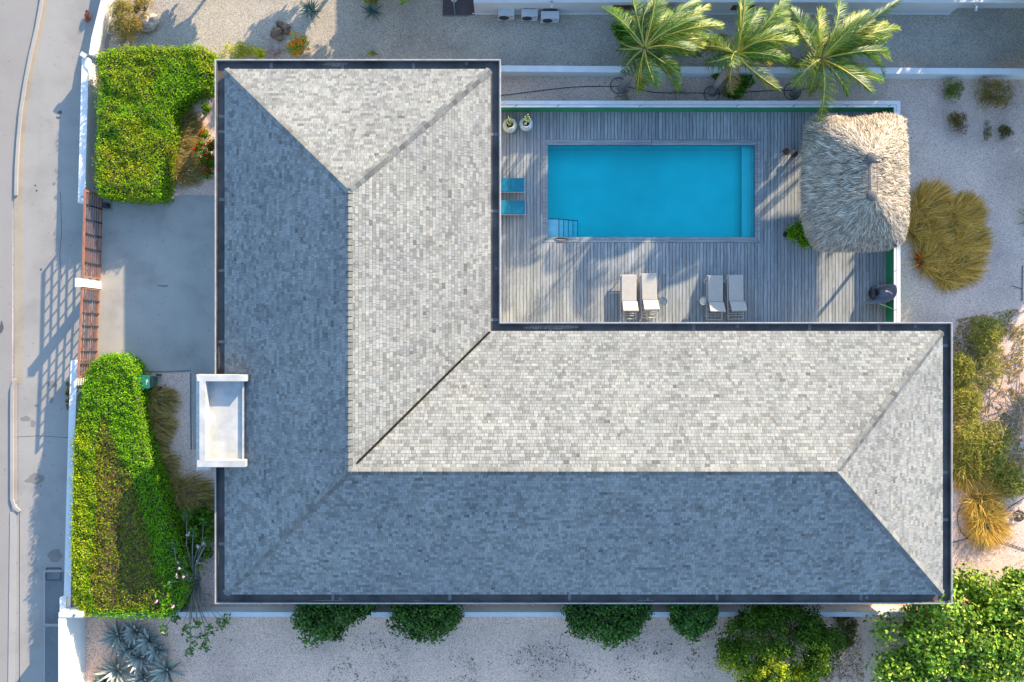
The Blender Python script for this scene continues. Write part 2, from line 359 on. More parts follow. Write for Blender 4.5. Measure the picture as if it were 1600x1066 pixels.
# ------------------------------------------------------------------ deck, coping, pool
FX = P(1399, 0, .0).x
deck = MB(); x = P(770, 0).x; xe = P(1386, 0, DZ).x; yb = P(0, 520).y; yt = P(0, 175, DZ).y
cx0, cx1, cy0, cy1 = P(848, 0, DZ).x, P(1188, 0, DZ).x, P(0, 379, DZ).y, P(0, 218.5, DZ).y
def boardcol():
    t = rng.random(); c = np.array((.275, .285, .27))*(1-t) + np.array((.36, .37, .35))*t
    return tuple(c*(1 + rng.normal(0, .04)))
pitch = .152
while x < xe:
    x1 = min(x + pitch - .019, xe); segs = [(yb, yt)]
    nxt = x + pitch
    if x < cx0 < x1: x1 = cx0 - .008; nxt = cx0 + .004
    elif cx0 < x1 and x < cx1:
        segs = [(yb, cy0 - .01), (cy1 + .01, yt)]
        if x1 > cx1: x1 = cx1; nxt = cx1 + .01
    for (a, c) in segs:
        y = a
        while y < c:
            y2 = min(c, y + (rng.uniform(1.8, 4.2)))
            if c - y2 < .5: y2 = c
            deck.box(x, x1, y, y2 - .004, DZ - .025, DZ + rng.uniform(-.001, .001), boardcol()); y = y2
    x = nxt
tag(deck.build("pool_deck", M_board), kind='structure')
b = MB(); xs, ys = P(770, 0).x, yb
for (x0, x1, y0, y1) in ((xs, hx0, ys, yt), (hx1, xe, ys, yt), (hx0, hx1, ys, hy0), (hx0, hx1, hy1, yt)): b.box(x0, x1, y0, y1, .0, .06)
tag(b.build("deck_underframe", M_dark), kind='structure')
cop = MB()
for k in range(2):           # two mitred boards all round the pool
    t0, t1 = (k*.5, k*.5 + .47)
    ox0, ox1, oy0, oy1 = [a + (bb - a)*t0 for a, bb in ((cx0, PX0), (cx1, PX1), (cy0, PY0), (cy1, PY1))]
    ix0, ix1, iy0, iy1 = [a + (bb - a)*t1 for a, bb in ((cx0, PX0), (cx1, PX1), (cy0, PY0), (cy1, PY1))]
    g = .008
    mxp = P(1018, 0, DZ).x
    for y0o, y0i in ((oy0, iy0), (oy1, iy1)):
        xm_o = mxp
        cop.prism([(ox0 + g, y0o), (xm_o - g, y0o), (xm_o - g, y0i), (ix0 + g, y0i)], DZ - .03, DZ + .003, boardcol())
        cop.prism([(xm_o + g, y0o), (ox1 - g, y0o), (ix1 - g, y0i), (xm_o + g, y0i)], DZ - .03, DZ + .003, boardcol())
    for x0o, x0i in ((ox0, ix0), (ox1, ix1)):
        cop.prism([(x0o, oy0 + g), (x0i, iy0 + g), (x0i, iy1 - g), (x0o, oy1 - g)], DZ - .03, DZ + .003, boardcol())
pool = empty("swimming_pool", ((PX0+PX1)/2, (PY0+PY1)/2, 0), "rectangular swimming pool with turquoise water and a wooden coping, set in the deck", "swimming pool")
po = pool.location
cop.build("coping", M_boardx, pool, origin=po)
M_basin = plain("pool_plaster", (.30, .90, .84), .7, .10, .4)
M_step = plain('pale_lit_step', (.85, .97, .90), .6, .12, 6)  # paler than the basin: lit look of the shallow steps put into the colour
M_tile = plain("pool_waterline_tile", (.05, .16, .22), .4, .2, 20)
b = MB(); D = -.88; q = 0.0
b.face([(PX0, PY0, D), (PX1, PY0, D), (PX1, PY1, D), (PX0, PY1, D)])
for (a, c) in (((PX0, PY0), (PX0, PY1)), ((PX0, PY1), (PX1, PY1)), ((PX1, PY1), (PX1, PY0)), ((PX1, PY0), (PX0, PY0))):
    b.face([(a[0], a[1], D), (c[0], c[1], D), (c[0], c[1], .06), (a[0], a[1], .06)])
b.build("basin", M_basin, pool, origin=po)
b = MB()
for (x0, x1, y0, y1) in ((PX0, PX0+.01, PY0, PY1), (PX1-.01, PX1, PY0, PY1), (PX0+.01, PX1-.01, PY0, PY0+.01), (PX0+.01, PX1-.01, PY1-.01, PY1)): b.box(x0, x1, y0, y1, -.12, .088)
b.build("waterline_tiles", M_tile, pool, origin=po)
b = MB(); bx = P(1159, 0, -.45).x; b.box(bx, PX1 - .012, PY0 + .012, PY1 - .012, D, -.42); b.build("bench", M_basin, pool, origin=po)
sw = P(0, 341).y; sx = PX0 + .012
for k in range(5):
    w0 = .50 if k == 0 else .22; b = MB(); b.box(sx, sx + w0, PY0 + .012, sw, D, -.10 - .13*k); b.build("step", M_step, pool, origin=po)
    b = MB(); b.box(sx + w0 - .03, sx + w0 - .002, PY0 + .014, sw, -.098 - .13*k, -.092 - .13*k); b.box(sx + .01, sx + w0 - .03, sw - .04, sw - .002, -.098 - .13*k, -.092 - .13*k); b.build("step_edge", M_blue, pool, origin=po)
    sx += w0
m, n, l, bs = newmat("pool_water")
tr = n.new('ShaderNodeBsdfTransparent'); tr.inputs[0].default_value = (.85, 1, 1, 1); gl = n.new('ShaderNodeBsdfGlossy'); gl.inputs['Roughness'].default_value = .05
fr = n.new('ShaderNodeFresnel'); fr.inputs[0].default_value = 1.33; mx = n.new('ShaderNodeMixShader')
co = objco(n, l); bp = n.new('ShaderNodeBump'); bp.inputs['Strength'].default_value = .35; bp.inputs['Distance'].default_value = .05
l.new(nz(n, l, co, 3.0, 4), bp.inputs['Height']); l.new(bp.outputs[0], fr.inputs[1]); l.new(bp.outputs[0], gl.inputs['Normal'])
l.new(fr.outputs[0], mx.inputs[0]); l.new(tr.outputs[0], mx.inputs[1]); l.new(gl.outputs[0], mx.inputs[2]); l.new(mx.outputs[0], n['Material Output'].inputs['Surface'])
va = n.new('ShaderNodeVolumeAbsorption'); va.inputs[0].default_value = (.0, .95, .955, 1); va.inputs[1].default_value = 1.45
l.new(va.outputs[0], n['Material Output'].inputs['Volume']); n.remove(bs)
b = MB(); b.box(PX0 + .015, PX1 - .015, PY0 + .015, PY1 - .015, D + .004, -.02); b.build("water", m, pool, origin=po)

# ------------------------------------------------------------------ house
ZE, ZR = 2.82, 6.05
def X(px, z): return P(px, 0, z).x
def Y(py, z): return P(0, py, z).y
xl, xi, xr = X(352, ZE), X(765.5, ZE), X(1472, ZE); yt_, yi, yb_ = Y(109, ZE), Y(518.5, ZE), Y(928, ZE)
rx, ry, ryt, rxr = X(545, ZR), Y(736.5, ZR), Y(297, ZR), X(1307, ZR)
A, Bp, Cc, Dd, Ee, Ff = Vector((xl, yt_, ZE)), Vector((xi, yt_, ZE)), Vector((xi, yi, ZE)), Vector((xr, yi, ZE)), Vector((xr, yb_, ZE)), Vector((xl, yb_, ZE))
R1, R2, R3 = Vector((rx, ryt, ZR)), Vector((rx, ry, ZR)), Vector((rxr, ry, ZR))
house = empty("house", (rx, ry, 0), "L shaped house under a hipped grey shingle roof with a dark gutter all round", "house")
ho = house.location
def clip(poly, conv):
    n = len(conv)
    for i in range(n):
        a = conv[i]; c = conv[(i+1) % n]; out = []; m_ = len(poly)
        if m_ == 0: return []
        sd_ = [(c[0]-a[0])*(p[1]-a[1]) - (c[1]-a[1])*(p[0]-a[0]) for p in poly]
        for j in range(m_):
            p, q_ = poly[j], poly[(j+1) % m_]; s0, s1 = sd_[j], sd_[(j+1) % m_]
            if s0 >= 0: out.append(p)
            if (s0 > 0 and s1 < 0) or (s0 < 0 and s1 > 0):
                t = s0/(s0 - s1); out.append((p[0] + (q_[0]-p[0])*t, p[1] + (q_[1]-p[1])*t))
        poly = out
    return poly
def shcol():
    r_ = rng.random()
    if r_ < .007: v = rng.uniform(.11, .14)
    elif r_ < .22: v = rng.uniform(.160, .205)
    else: v = rng.uniform(.205, .295)
    w = rng.normal(0, .015)
    return (v*(.955 + w), v*(.965), v*(.90 - w))
def slope(poly, mat, rough_seed):
    """poly: eave start, eave end, then the rest; shingles laid course by course"""
    o = poly[0]; u = (poly[1] - poly[0]).normalized(); nn = (poly[1]-poly[0]).cross(poly[2]-poly[0]).normalized()
    if nn.z < 0: nn = -nn
    v = nn.cross(u)
    if v.z < 0: v = -v
    p2 = [((p-o).dot(u), (p-o).dot(v)) for p in poly]
    ar = sum(p2[i][0]*p2[(i+1) % len(p2)][1] - p2[(i+1) % len(p2)][0]*p2[i][1] for i in range(len(p2)))
    if ar < 0: p2 = p2[::-1]
    mb = MB(); mb.face([o + u*a + v*c_ - nn*.01 for a, c_ in p2], (.12, .12, .12))
    u0, u1 = min(p[0] for p in p2), max(p[0] for p in p2); v1 = max(p[1] for p in p2); e = .140; vv = -.04
    big = [(a + (-.03 if a <= u0+1e-3 else .03 if a >= u1-1e-3 else 0), c_ - (.04 if c_ < 1e-3 else 0)) for a, c_ in p2]
    while vv < v1:
        uu = u0 - rng.uniform(0, .4)
        while uu < u1:
            w = rng.choice([.11, .15, .19, .24, .32], p=[.2, .33, .27, .14, .06])*rng.uniform(.9, 1.1); col = shcol(); g = .004
            pl = clip([(uu+g, vv+.013), (uu+w-g, vv+.013), (uu+w-g, vv+e), (uu+g, vv+e)], big)
            if len(pl) > 2:
                t = rng.uniform(.006, .016)
                mb.face([o + u*a + v*c_ + nn*(t*(1 - (c_-vv)/e) + .002) for a, c_ in pl], col)
            uu += w
        vv += e
    ob = mb.build("roof_slope", mat, house, origin=ho)
    # flip any faces looking down
    import bmesh as _b
    bm = _b.new(); bm.from_mesh(ob.data)
    for f_ in bm.faces:
        f_.normal_update()
        if f_.normal.z < 0: f_.normal_flip()
    bm.to_mesh(ob.data); bm.free(); return ob
slope([Ff, A, R1, R2], M_sv, 1); slope([A, Bp, R1], M_sh, 2); slope([Bp, Cc, R2, R1], M_sv, 3)
slope([Cc, Dd, R3, R2], M_sh, 4); slope([Dd, Ee, R3], M_sv, 5); slope([Ff, Ee, R3, R2], M_sh, 6)
def caps(p, q, name, w=.15, step=.2, dn1=None, dn2=None):
    """folded cap shingles from p (low) to q (high); dn1, dn2 are the downslope directions on either side"""
    d = (q - p); Ln = d.length; d.normalize(); mb = MB(); k = 0; s = 0
    while s < Ln - .05:
        a = p + d*s; c = p + d*min(Ln, s + step*1.12); t = .075 + rng.uniform(0, .015)
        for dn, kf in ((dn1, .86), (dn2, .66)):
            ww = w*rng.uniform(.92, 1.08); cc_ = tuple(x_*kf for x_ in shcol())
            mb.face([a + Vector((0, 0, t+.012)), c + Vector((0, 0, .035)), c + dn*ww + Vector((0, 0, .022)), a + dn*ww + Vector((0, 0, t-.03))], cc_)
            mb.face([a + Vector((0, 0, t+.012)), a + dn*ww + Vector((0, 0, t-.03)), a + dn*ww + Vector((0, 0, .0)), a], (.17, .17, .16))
        s += step
    return mb.build(name, M_sh, house, origin=ho)
def side(p, q, n_plane_pts):
    """unit vector in the plane of the slope, square to the line p-q, pointing down and away"""
    d = (q-p).normalized(); a, b_, c = n_plane_pts; nn = (b_-a).cross(c-a).normalized()
    s = nn.cross(d); cen = (a+b_+c)/3
    return s if s.dot(cen - p) > 0 else -s
L_, T_, I_, U_, Q_, S_ = (Ff, A, R1), (A, Bp, R1), (Bp, Cc, R1), (Cc, Dd, R3), (Dd, Ee, R3), (Ff, Ee, R3)
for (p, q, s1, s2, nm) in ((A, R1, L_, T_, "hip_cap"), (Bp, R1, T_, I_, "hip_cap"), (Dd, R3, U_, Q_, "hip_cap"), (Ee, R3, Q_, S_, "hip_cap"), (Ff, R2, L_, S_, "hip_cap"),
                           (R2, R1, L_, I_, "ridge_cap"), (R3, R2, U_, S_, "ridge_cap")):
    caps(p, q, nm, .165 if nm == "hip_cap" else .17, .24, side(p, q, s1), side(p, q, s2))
for c in (A, Bp, Dd, Ee, Ff):      # mortar ends at the foot of the hips
    pass
mb = MB(); d = (R2 - Cc).normalized(); s = Vector((d.y, -d.x, 0)).normalized(); q = Cc + (R2-Cc)*.94
up_ = Vector((0, 0, .085)); mb.mesh([Cc - s*.038 + up_, Cc + s*.038 + up_, q + s*.038 + up_, q - s*.038 + up_, Cc - s*.05, Cc + s*.05, q + s*.05, q - s*.05], [(0, 1, 2, 3), (0, 4, 5, 1), (1, 5, 6, 2), (3, 2, 6, 7), (0, 3, 7, 4)])
mb.build("valley_flashing", plain("valley_metal", (.012, .012, .010), .8, .3, 4, spec=.05), house, origin=ho)
# gutter: membrane floor, white upstand, seams, outlets
ZL = 2.80; ZF = 2.64
ox = [X(335.5, ZL), X(782.5, ZL), X(1488.5, ZL)]; oy = [Y(92.5, ZL), Y(503.5, ZL), Y(944, ZL)]
outl = [(ox[0], oy[0]), (ox[1], oy[0]), (ox[1], oy[1]), (ox[2], oy[1]), (ox[2], oy[2]), (ox[0], oy[2])]
mb = MB(); mb.prism([(ox[0]+.08, oy[0]-.08), (ox[1]-.08, oy[0]-.08), (ox[1]-.08, oy[1]-.08), (ox[2]-.08, oy[1]-.08), (ox[2]-.08, oy[2]+.08), (ox[0]+.08, oy[2]+.08)], ZF - .2, ZF)
gut = mb.build("gutter", M_membrane, house, origin=ho)
mb = MB(); mb.strip(outl, -.0, .05, ZF - .4, ZL, closed=True); mb.build("fascia", plain("fascia_paint", (.34, .34, .33), .6, .2, 3), house, origin=ho)
mb = MB(); mb.strip(outl, -.052, .085, ZF, ZL - .012, closed=True); mb.build("membrane_upturn", M_membrane, gut); gut.children[-1].location = -Vector(ho)
inn = [(xl+.05, yt_-.05), (xi-.05, yt_-.05), (xi-.05, yi-.05), (xr-.05, yi-.05), (xr-.05, yb_+.05), (xl+.05, yb_+.05)]
mb = MB(); mb.strip(inn, -.0, .05, ZF + .002, ZE - .012, closed=True); mb.build("eaves_board", M_membrane, house, origin=ho)
def seam(x0, x1, y0, y1, z=ZF):
    mb = MB(); mb.box(x0, x1, y0, y1, z + .001, z + .012); o = mb.build("seam_patch", M_patch, gut); o.location = -Vector(ho)
gl_, gr_, gt_, gb_, gi_, gj_ = ox[0]+.1, ox[2]-.1, oy[0]-.1, oy[2]+.1, ox[1]-.1, oy[1]-.1
for py in (182, 206, 312, 423, 534, 850): y = Y(py, ZF); seam(gl_, xl+.04, y-.06, y+.06)
for px in (424, 535, 646): x = X(px, ZF); seam(x-.06, x+.06, yt_-.02, gt_)
for px in (520, 703, 890, 1120, 1345): x = X(px, ZF); seam(x-.06, x+.06, gb_, yb_+.02)
for px in (860, 1084, 1265, 1373): x = X(px, ZF); seam(x-.06, x+.06, yi-.02, gj_)
for py in (210, 330, 500): y = Y(py, ZF); seam(xi-.02, gi_, y-.06, y+.06)
for py in (540, 738, 812): y = Y(py, ZF); seam(xr-.02, gr_, y-.06, y+.06)
for px, py in ((532, 936), (1012, 937), (1354, 934), (729, 99), (775, 420), (1430, 510), (1152, 510)):
    c = P(px, py, ZF); mb = MB(); mb.lathe([(.075, 0), (.075, .02), (.05, .025), (.045, .005)], (c.x, c.y, ZF), 12); o = mb.build("outlet", M_patch, gut); o.location = -Vector(ho)
def silt(px, py, lx, ly):
    c = P(px, py, ZF); pts = []
    for k in range(18):
        a = k*math.pi/9; r_ = 1 + .35*noise.noise((px*.1 + math.cos(a)*1.5, py*.1, math.sin(a)*1.5)); pts.append((c.x + math.cos(a)*lx*r_, c.y + math.sin(a)*ly*r_))
    mb = MB(); mb.prism(pts, ZF + .001, ZF + .006); o = mb.build("silt_patch", M_silt, gut); o.location = -Vector(ho)
silt(862, 511.5, 1.2, .09); silt(518, 940, 1.0, .06); silt(652, 940, .5, .05); silt(1008, 940, .45, .06); silt(341, 560, .08, .5); silt(340.5, 870, .05, .35); silt(524, 100, .5, .1)
# walls below
mb = MB(); wi = .75
mb.prism([(ox[0]+wi, oy[0]-wi), (ox[1]-wi, oy[0]-wi), (ox[1]-wi, oy[1]-wi), (ox[2]-wi, oy[1]-wi), (ox[2]-wi, oy[2]+wi), (ox[0]+wi, oy[2]+wi)], 0, ZF - .2)
mb.build("wall", M_white, house, origin=ho)
M_glass = plain("window_glass", (.03, .04, .05), .08, .1, 1)
for px in (850, 960, 1080, 1200, 1320, 1430):
    x = X(px, 0); y = oy[1]-wi; mb = MB(); mb.box(x-1.1, x+1.1, y+.003, y+.06, .1, 2.15); w = mb.build("glazed_door", M_dark, house, origin=ho)
    mb = MB(); mb.box(x-1.02, x-.04, y+.05, y+.07, .18, 2.07); mb.box(x+.04, x+1.02, y+.05, y+.07, .18, 2.07); g = mb.build("pane", M_glass, w); g.location = -Vector(ho)
# entrance canopy: a white tray with parapets, standing above the eaves
ent = MB(); z1 = 3.90; zf = 3.46
ex0, ex1, ey0, ey1 = X(306, z1), X(384, z1), Y(730, z1), Y(586, z1)
ent.box(ex0+.06, X(380, zf), ey0+.06, ey1-.06, zf-.25, zf)                       # floor
ent.box(ex0+.04, ex1, ey1-.25, ey1, zf-.25, z1); ent.box(ex0+.05, ex1-.03, ey0, ey0+.27, zf-.25, z1)
ent.box(ex0+.14, ex0+.38, ey0+.27, ey1-.25, zf-.25, z1)
ent.box(X(380, zf), X(380, zf)+.05, ey0+.27, ey1-.25, zf-.25, zf+.12)
eo = ent.build("entrance_canopy", plain("canopy_paint", (.44, .43, .39), .75, .2, 1.6), house, origin=ho)
mb = MB(); mb.box(ex0-.03, ex0+.14, ey0-.14, ey1+.01, zf-.1, z1-.12); mb.box(ex0+.14, ex0+.55, ey0-.14, ey0-.002, zf-.1, z1-.12); o = mb.build("ledge", plain("weathered_ledge", (.50, .46, .38), .8, .18, 8), eo); o.location = -Vector(ho)
for ya in (ey0+.1, ey1-.4): mb = MB(); mb.box(ex0+.12, ex0+.4, ya, ya+.3, 0, zf-.1); o = mb.build("pier", M_white, eo); o.location = -Vector(ho)

# ------------------------------------------------------------------ walls, fences, gates
def wall(name, pts, wl, wr, z, label, cat="wall", capz=None, mat=M_white):
    w = PL(pts, z); c = w[0]; root = empty(name, (c.x, c.y, 0), label, cat)
    b = MB(); b.strip(w, wl, wr, 0, z - .05); b.build("wall", mat, root, origin=root.location)
    b = MB(); b.strip(w, wl+.02, wr+.02, z - .05, z); b.build("coping", M_whitecap, root, origin=root.location); return root
wall("garden_wall", [(187, -130), (163, 0), (148, 60), (144, 86)], .13, .13, .62, "low white street wall behind the wispy bush, running out of the picture at the top left")
wall("garden_wall", [(133, 90), (133, 100), (127, 317)], .13, .13, .80, "white street wall between the upper clipped hedge and the pavement")
wall("garden_wall", [(116, 563), (113, 640), (109, 780), (106, 900), (104, 962)], .13, .13, .95, "long white street wall beside the lower clipped hedge")
w = wall("garden_wall", [(97, 966), (97, 1066), (97, 1400)], .14, .14, 1.60, "tall thick white wall at the bottom left corner below the hedge")
b = MB(); b.strip(PL([(98, 962), (98, 934)], 1.1), .13, .13, 0, 1.1); b.build("pier", M_white, w, origin=w.location)
b = MB(); b.strip(PL([(92, 961), (128, 961)], 1.6), .1, .1, 0, 1.62); b.build("return", M_whitecap, w, origin=w.location)
wall("boundary_wall", [(130, 960.3), (2000, 960.3)], .08, .08, .80, "long white boundary wall between the house and the bare gravel plot below it")
wall("boundary_wall", [(760, 107), (2200, 115)], .11, .11, .75, "low white boundary wall running behind the palms")
# deck fence
fx, fy = P(1402, 0, .9).x, P(0, 162.5, .9).y
fence = empty("deck_fence", (fx, fy, 0), "low green painted fence with a white capping round two sides of the deck", "fence")
fp = [(P(770, 0, .9).x, fy), (fx, fy), (fx, P(0, 512, .9).y)]
b = MB(); b.strip(fp, .13, .135, 0, .86); b.build("green_panel", M_green, fence, origin=fence.location)
b = MB(); b.strip(fp, .14, .03, .86, .90); b.strip(fp, -.045, .14, .86, .895); b.build("capping", M_whitecap, fence, origin=fence.location)
for px in (806, 872, 1000, 1152, 1240, 1324, 1390):
    x = P(px, 0, .9).x; b = MB(); b.strip([(x-.05, fy-.12), (x+.06, fy-.04)], .012, .012, .8951, .899); b.build("joint", M_dark, fence, origin=fence.location)
for py in (423, 484, 510):
    y = P(0, py, .9).y; b = MB(); b.strip([(fx-.12, y-.05), (fx-.045, y+.03)], .012, .012, .8951, .899); b.build("joint", M_dark, fence, origin=fence.location)

def gate(name, p0, p1, z, label, nposts):
    a = P(*p0); c = P(*p1); d = (c-a); Ln = d.length; d.normalize(); ang = math.atan2(d.y, d.x)
    root = empty(name, a, label, "gate", rz=ang)
    b = MB()
    b.box(0, Ln, -.04, .04, z-.07, z); b.box(0, Ln, -.04, .04, .06, .13); b.box(0, .07, -.035, .035, .13, z-.07); b.box(Ln-.07, Ln, -.035, .035, .13, z-.07); b.build("frame", M_gate, root)
    k = 0
    for i in range(6):
        zz = .28 + i*(z-.40)/5.8; b = MB(); b.box(.07, Ln-.07, -.022, .022, zz, zz+.045); b.build("slat", M_gateslat, root)
    for i in range(nposts):
        x = Ln*(i+1)/(nposts+1); b = MB(); b.box(x-.03, x+.03, .019, .065, .08, z-.04); b.build("upright", M_dark, root)
    return root
gate("sliding_gate", (160, 306), (157, 437), 1.5, "brown slatted driveway gate above the white pillar, nearest the upper hedge", 5)
gate("sliding_gate", (156, 452), (150, 588), 1.5, "brown slatted driveway gate below the white pillar, reaching the lower hedge", 6)
a = P(117, 434.5, 1.68); c = P(127.5, 448.5, 1.68); pil = empty("gate_pillar", ((a.x+c.x)/2, (a.y+c.y)/2, 0), "white pillar standing between the two brown gates", "pillar")
b = MB(); b.box(a.x+.02, c.x-.02, c.y+.02, a.y-.02, 0, 1.64); b.build("shaft", M_white, pil, origin=pil.location)
b = MB(); b.box(a.x, c.x, c.y, a.y, 1.64, 1.68); b.build("cap", M_whitecap, pil, origin=pil.location)
c = P(170, 323); mt = empty("gate_motor", c, "small black gate motor on a pad beside the upper gate", "gate motor")
b = MB(); b.box(-.17, .15, -.2, .2, 0, .05); b.build("pad", M_pave, mt); b = MB(); b.box(-.12, .1, -.1, .12, .05, .38); b.box(-.1, .08, -.08, .1, .38, .41); b.build("casing", M_dark, mt)
def camera_dome(px, py, z, ang, label):
    c = P(px, py, z); r = empty("security_camera", c, label, "security camera", rz=ang)
    b = MB(); b.obox((0, 0, 0), .08, .08, .05); b.tube([(0, 0, .03), (.1, 0, .05)], .018); b.build("bracket", M_metal, r)
    b = MB(); b.tube([(.08, 0, .07), (.14, 0, .065), (.30, 0, .05)], [.035, .05, .048], 10); b.build("housing", M_ac, r)
    b = MB(); b.tube([(.3, 0, .05), (.31, 0, .05)], .032, 10); b.build("lens", M_dark, r)
camera_dome(128, 308, .84, R(-60), "small white camera on the end of the wall beside the upper gate")
camera_dome(122, 574, .99, R(-90), "small white camera on the wall end beside the lower gate")
camera_dome(116, 962, 1.64, R(60), "small white camera on the corner of the tall wall at the bottom left")
camera_dome(862, 3, 1.3, R(-90), "tiny white camera over the third air conditioner on the neighbouring wall")
camera_dome(1524, 8, 1.2, R(-90), "tiny white camera on the neighbouring wall at the top right")
c = P(134, 88, .85); fl = empty("wall_lamp", c, "white floodlight on a dark arm reaching over the jog in the street wall", "lamp")
b = MB(); b.tube([(0, 0, 0), (.2, -.06, .12), (.55, -.3, .15)], .018); b.build("arm", M_dark, fl); b = MB(); b.obox((-.05, .03, .06), .28, .2, .1, R(-30)); b.build("head", M_ac, fl)

# ------------------------------------------------------------------ neighbouring building at the top
nb = empty("neighbouring_building", P(960, 10), "pale neighbouring building along the top edge behind the air conditioners", "building"); no = nb.location
yw = P(0, 22).y; zt = 1.25
b = MB(); b.box(X(742, 0), X(1484, 0), yw, yw+1.0, 0, zt - .06); b.build("wall", M_greywall, nb, origin=no)
b = MB(); b.box(X(738, 0), X(1484, 0), yw-.03, yw, 0, .1); b.build("plinth", M_whitecap, nb, origin=no)
b = MB(); b.box(X(742, 0), X(1900, 0), yw+.0-.0, yw+.3, zt-.06, zt); b.build("coping", M_whitecap, nb, origin=no)
b = MB(); b.box(X(742, 0), X(1900, 0), yw+.3, yw+12, zt-.2, zt-.07); b.build("terrace", M_slab, nb, origin=no)
b = MB(); b.box(X(1484, 0), X(1900, 0), yw+.25, yw+.9, 0, zt-.07); b.build("wall", M_greywall, nb, origin=no)
b = MB(); b.box(X(735, 0), X(1500, 0), P(0, -22).y, P(0, -22).y+8, 0, 3.3); b.build("unseen_shade_block", M_greywall, nb, origin=no)  # taller block out of view, added behind the wall to cast shade
for px in (975, 1160):
    x = X(px, .6); b = MB(); b.box(x-.5, x+.5, yw-.02, yw+.02, .45, .95); w = b.build("window", plain("dark_wood", (.07, .025, .015), .6), nb, origin=no)
c = P(717, 22); sl = tag(MB().build("x", None) if False else empty("doorstep", c, "dark brown slab at the foot of the neighbouring building, top centre left", "step"))
b = MB(); b.box(X(692, 0)-c.x, X(742, 0)-c.x, P(0, 24).y-c.y, P(0, -60).y-c.y, 0, .05); b.build("slab", M_terr, sl); b = MB(); b.box(X(692, 0)-c.x, X(732, 0)-c.x, P(0, 24).y-c.y-.06, P(0, 24).y-c.y-.002, 0, .03); b.build("edge", M_slab, sl)
c = P(711, 0, .6); sf = empty("washing_pole", P(711, 22, .0), "pale rounded board leaning on a thin pole over the brown slab", "board")
b = MB(); w = [(.13*math.sin(t), .13*math.cos(t)) for t in [math.pi/2 + math.pi*k/8 for k in range(9)]]
b.prism([(x, y) for x, y in w] + [(-.13, 1.1), (.13, 1.1)] if False else [(-.15, .45), (-.12, .34), (-.06, .29), (.0, .28), (.06, .29), (.12, .34), (.15, .45), (.15, 1.5), (-.15, 1.5)], .56, .62); b.build("board", M_ac, sf)
b = MB(); b.tube([(0, -.05, 0.02), (0, .1, .64), (0, 1.3, .68)], .022); b.build("pole", M_metal, sf)
def ac(px, py, label, big=0):
    c = P(px, py); r = empty("air_conditioner", c, label, "air conditioner", "air conditioner units along the neighbouring wall"); w = .36 + .04*big; h = .6
    b = MB(); b.box(-w, w, -.15, .17, .06, h); b.build("casing", M_ac, r)
    b = MB(); n_ = 20; cx = -.1; b.face([(cx + .23*math.cos(2*math.pi*k/n_), -.153, .33 + .23*math.sin(2*math.pi*k/n_)) for k in range(n_)]); b.build("fan_grille", M_dark, r)
    b = MB(); b.box(w-.2, w-.06, -.156, -.151, .44, .48); b.build("badge", plain("blue_badge", (.05, .12, .3), .5), r)
    b = MB(); b.box(-w+.1, w-.1, .175, .23, .1, h+.02); b.build("rear_coil", M_dark, r)
    for s in (-1, 1): b = MB(); b.box(s*(w-.12)-.03, s*(w-.12)+.03, -.19, .2, 0, .06); b.build("foot", M_metal, r)
ac(791, 27.5, "leftmost white air conditioner against the neighbouring wall"); ac(827, 28.5, "middle white air conditioner of the three against the neighbouring wall"); ac(858.5, 32, "widest and rightmost white air conditioner of the three by the neighbouring wall", 1)

# ------------------------------------------------------------------ vegetation builders
def inpoly(pts, poly):
    x, y = pts[:, 0], pts[:, 1]; ins = np.zeros(len(pts), bool); n = len(poly); j = n-1
    for i in range(n):
        xi_, yi_, xj, yj = poly[i][0], poly[i][1], poly[j][0], poly[j][1]
        c = ((yi_ > y) != (yj > y)) & (x < (xj-xi_)*(y-yi_)/(yj-yi_+1e-12) + xi_); ins ^= c; j = i
    return ins
def edgedist(pts, poly):
    d = np.full(len(pts), 1e9); n = len(poly)
    for i in range(n):
        a = np.array(poly[i][:2], float); b_ = np.array(poly[(i+1) % n][:2], float); ab = b_-a
        t = np.clip(((pts[:, :2]-a) @ ab)/(ab @ ab), 0, 1); d = np.minimum(d, np.linalg.norm(pts[:, :2]-a-t[:, None]*ab, axis=1))
    return d
def fnoise(p, s, seed=0): return np.array([noise.noise((x[0]*s + seed, x[1]*s, seed*1.7)) for x in p])
def sample_poly(poly, dens):
    a = np.array([p[:2] for p in poly]); lo, hi = a.min(0), a.max(0); N = int((hi-lo).prod()*dens); p = rng.random((N, 2))*(hi-lo)+lo
    return p[inpoly(p, poly)]
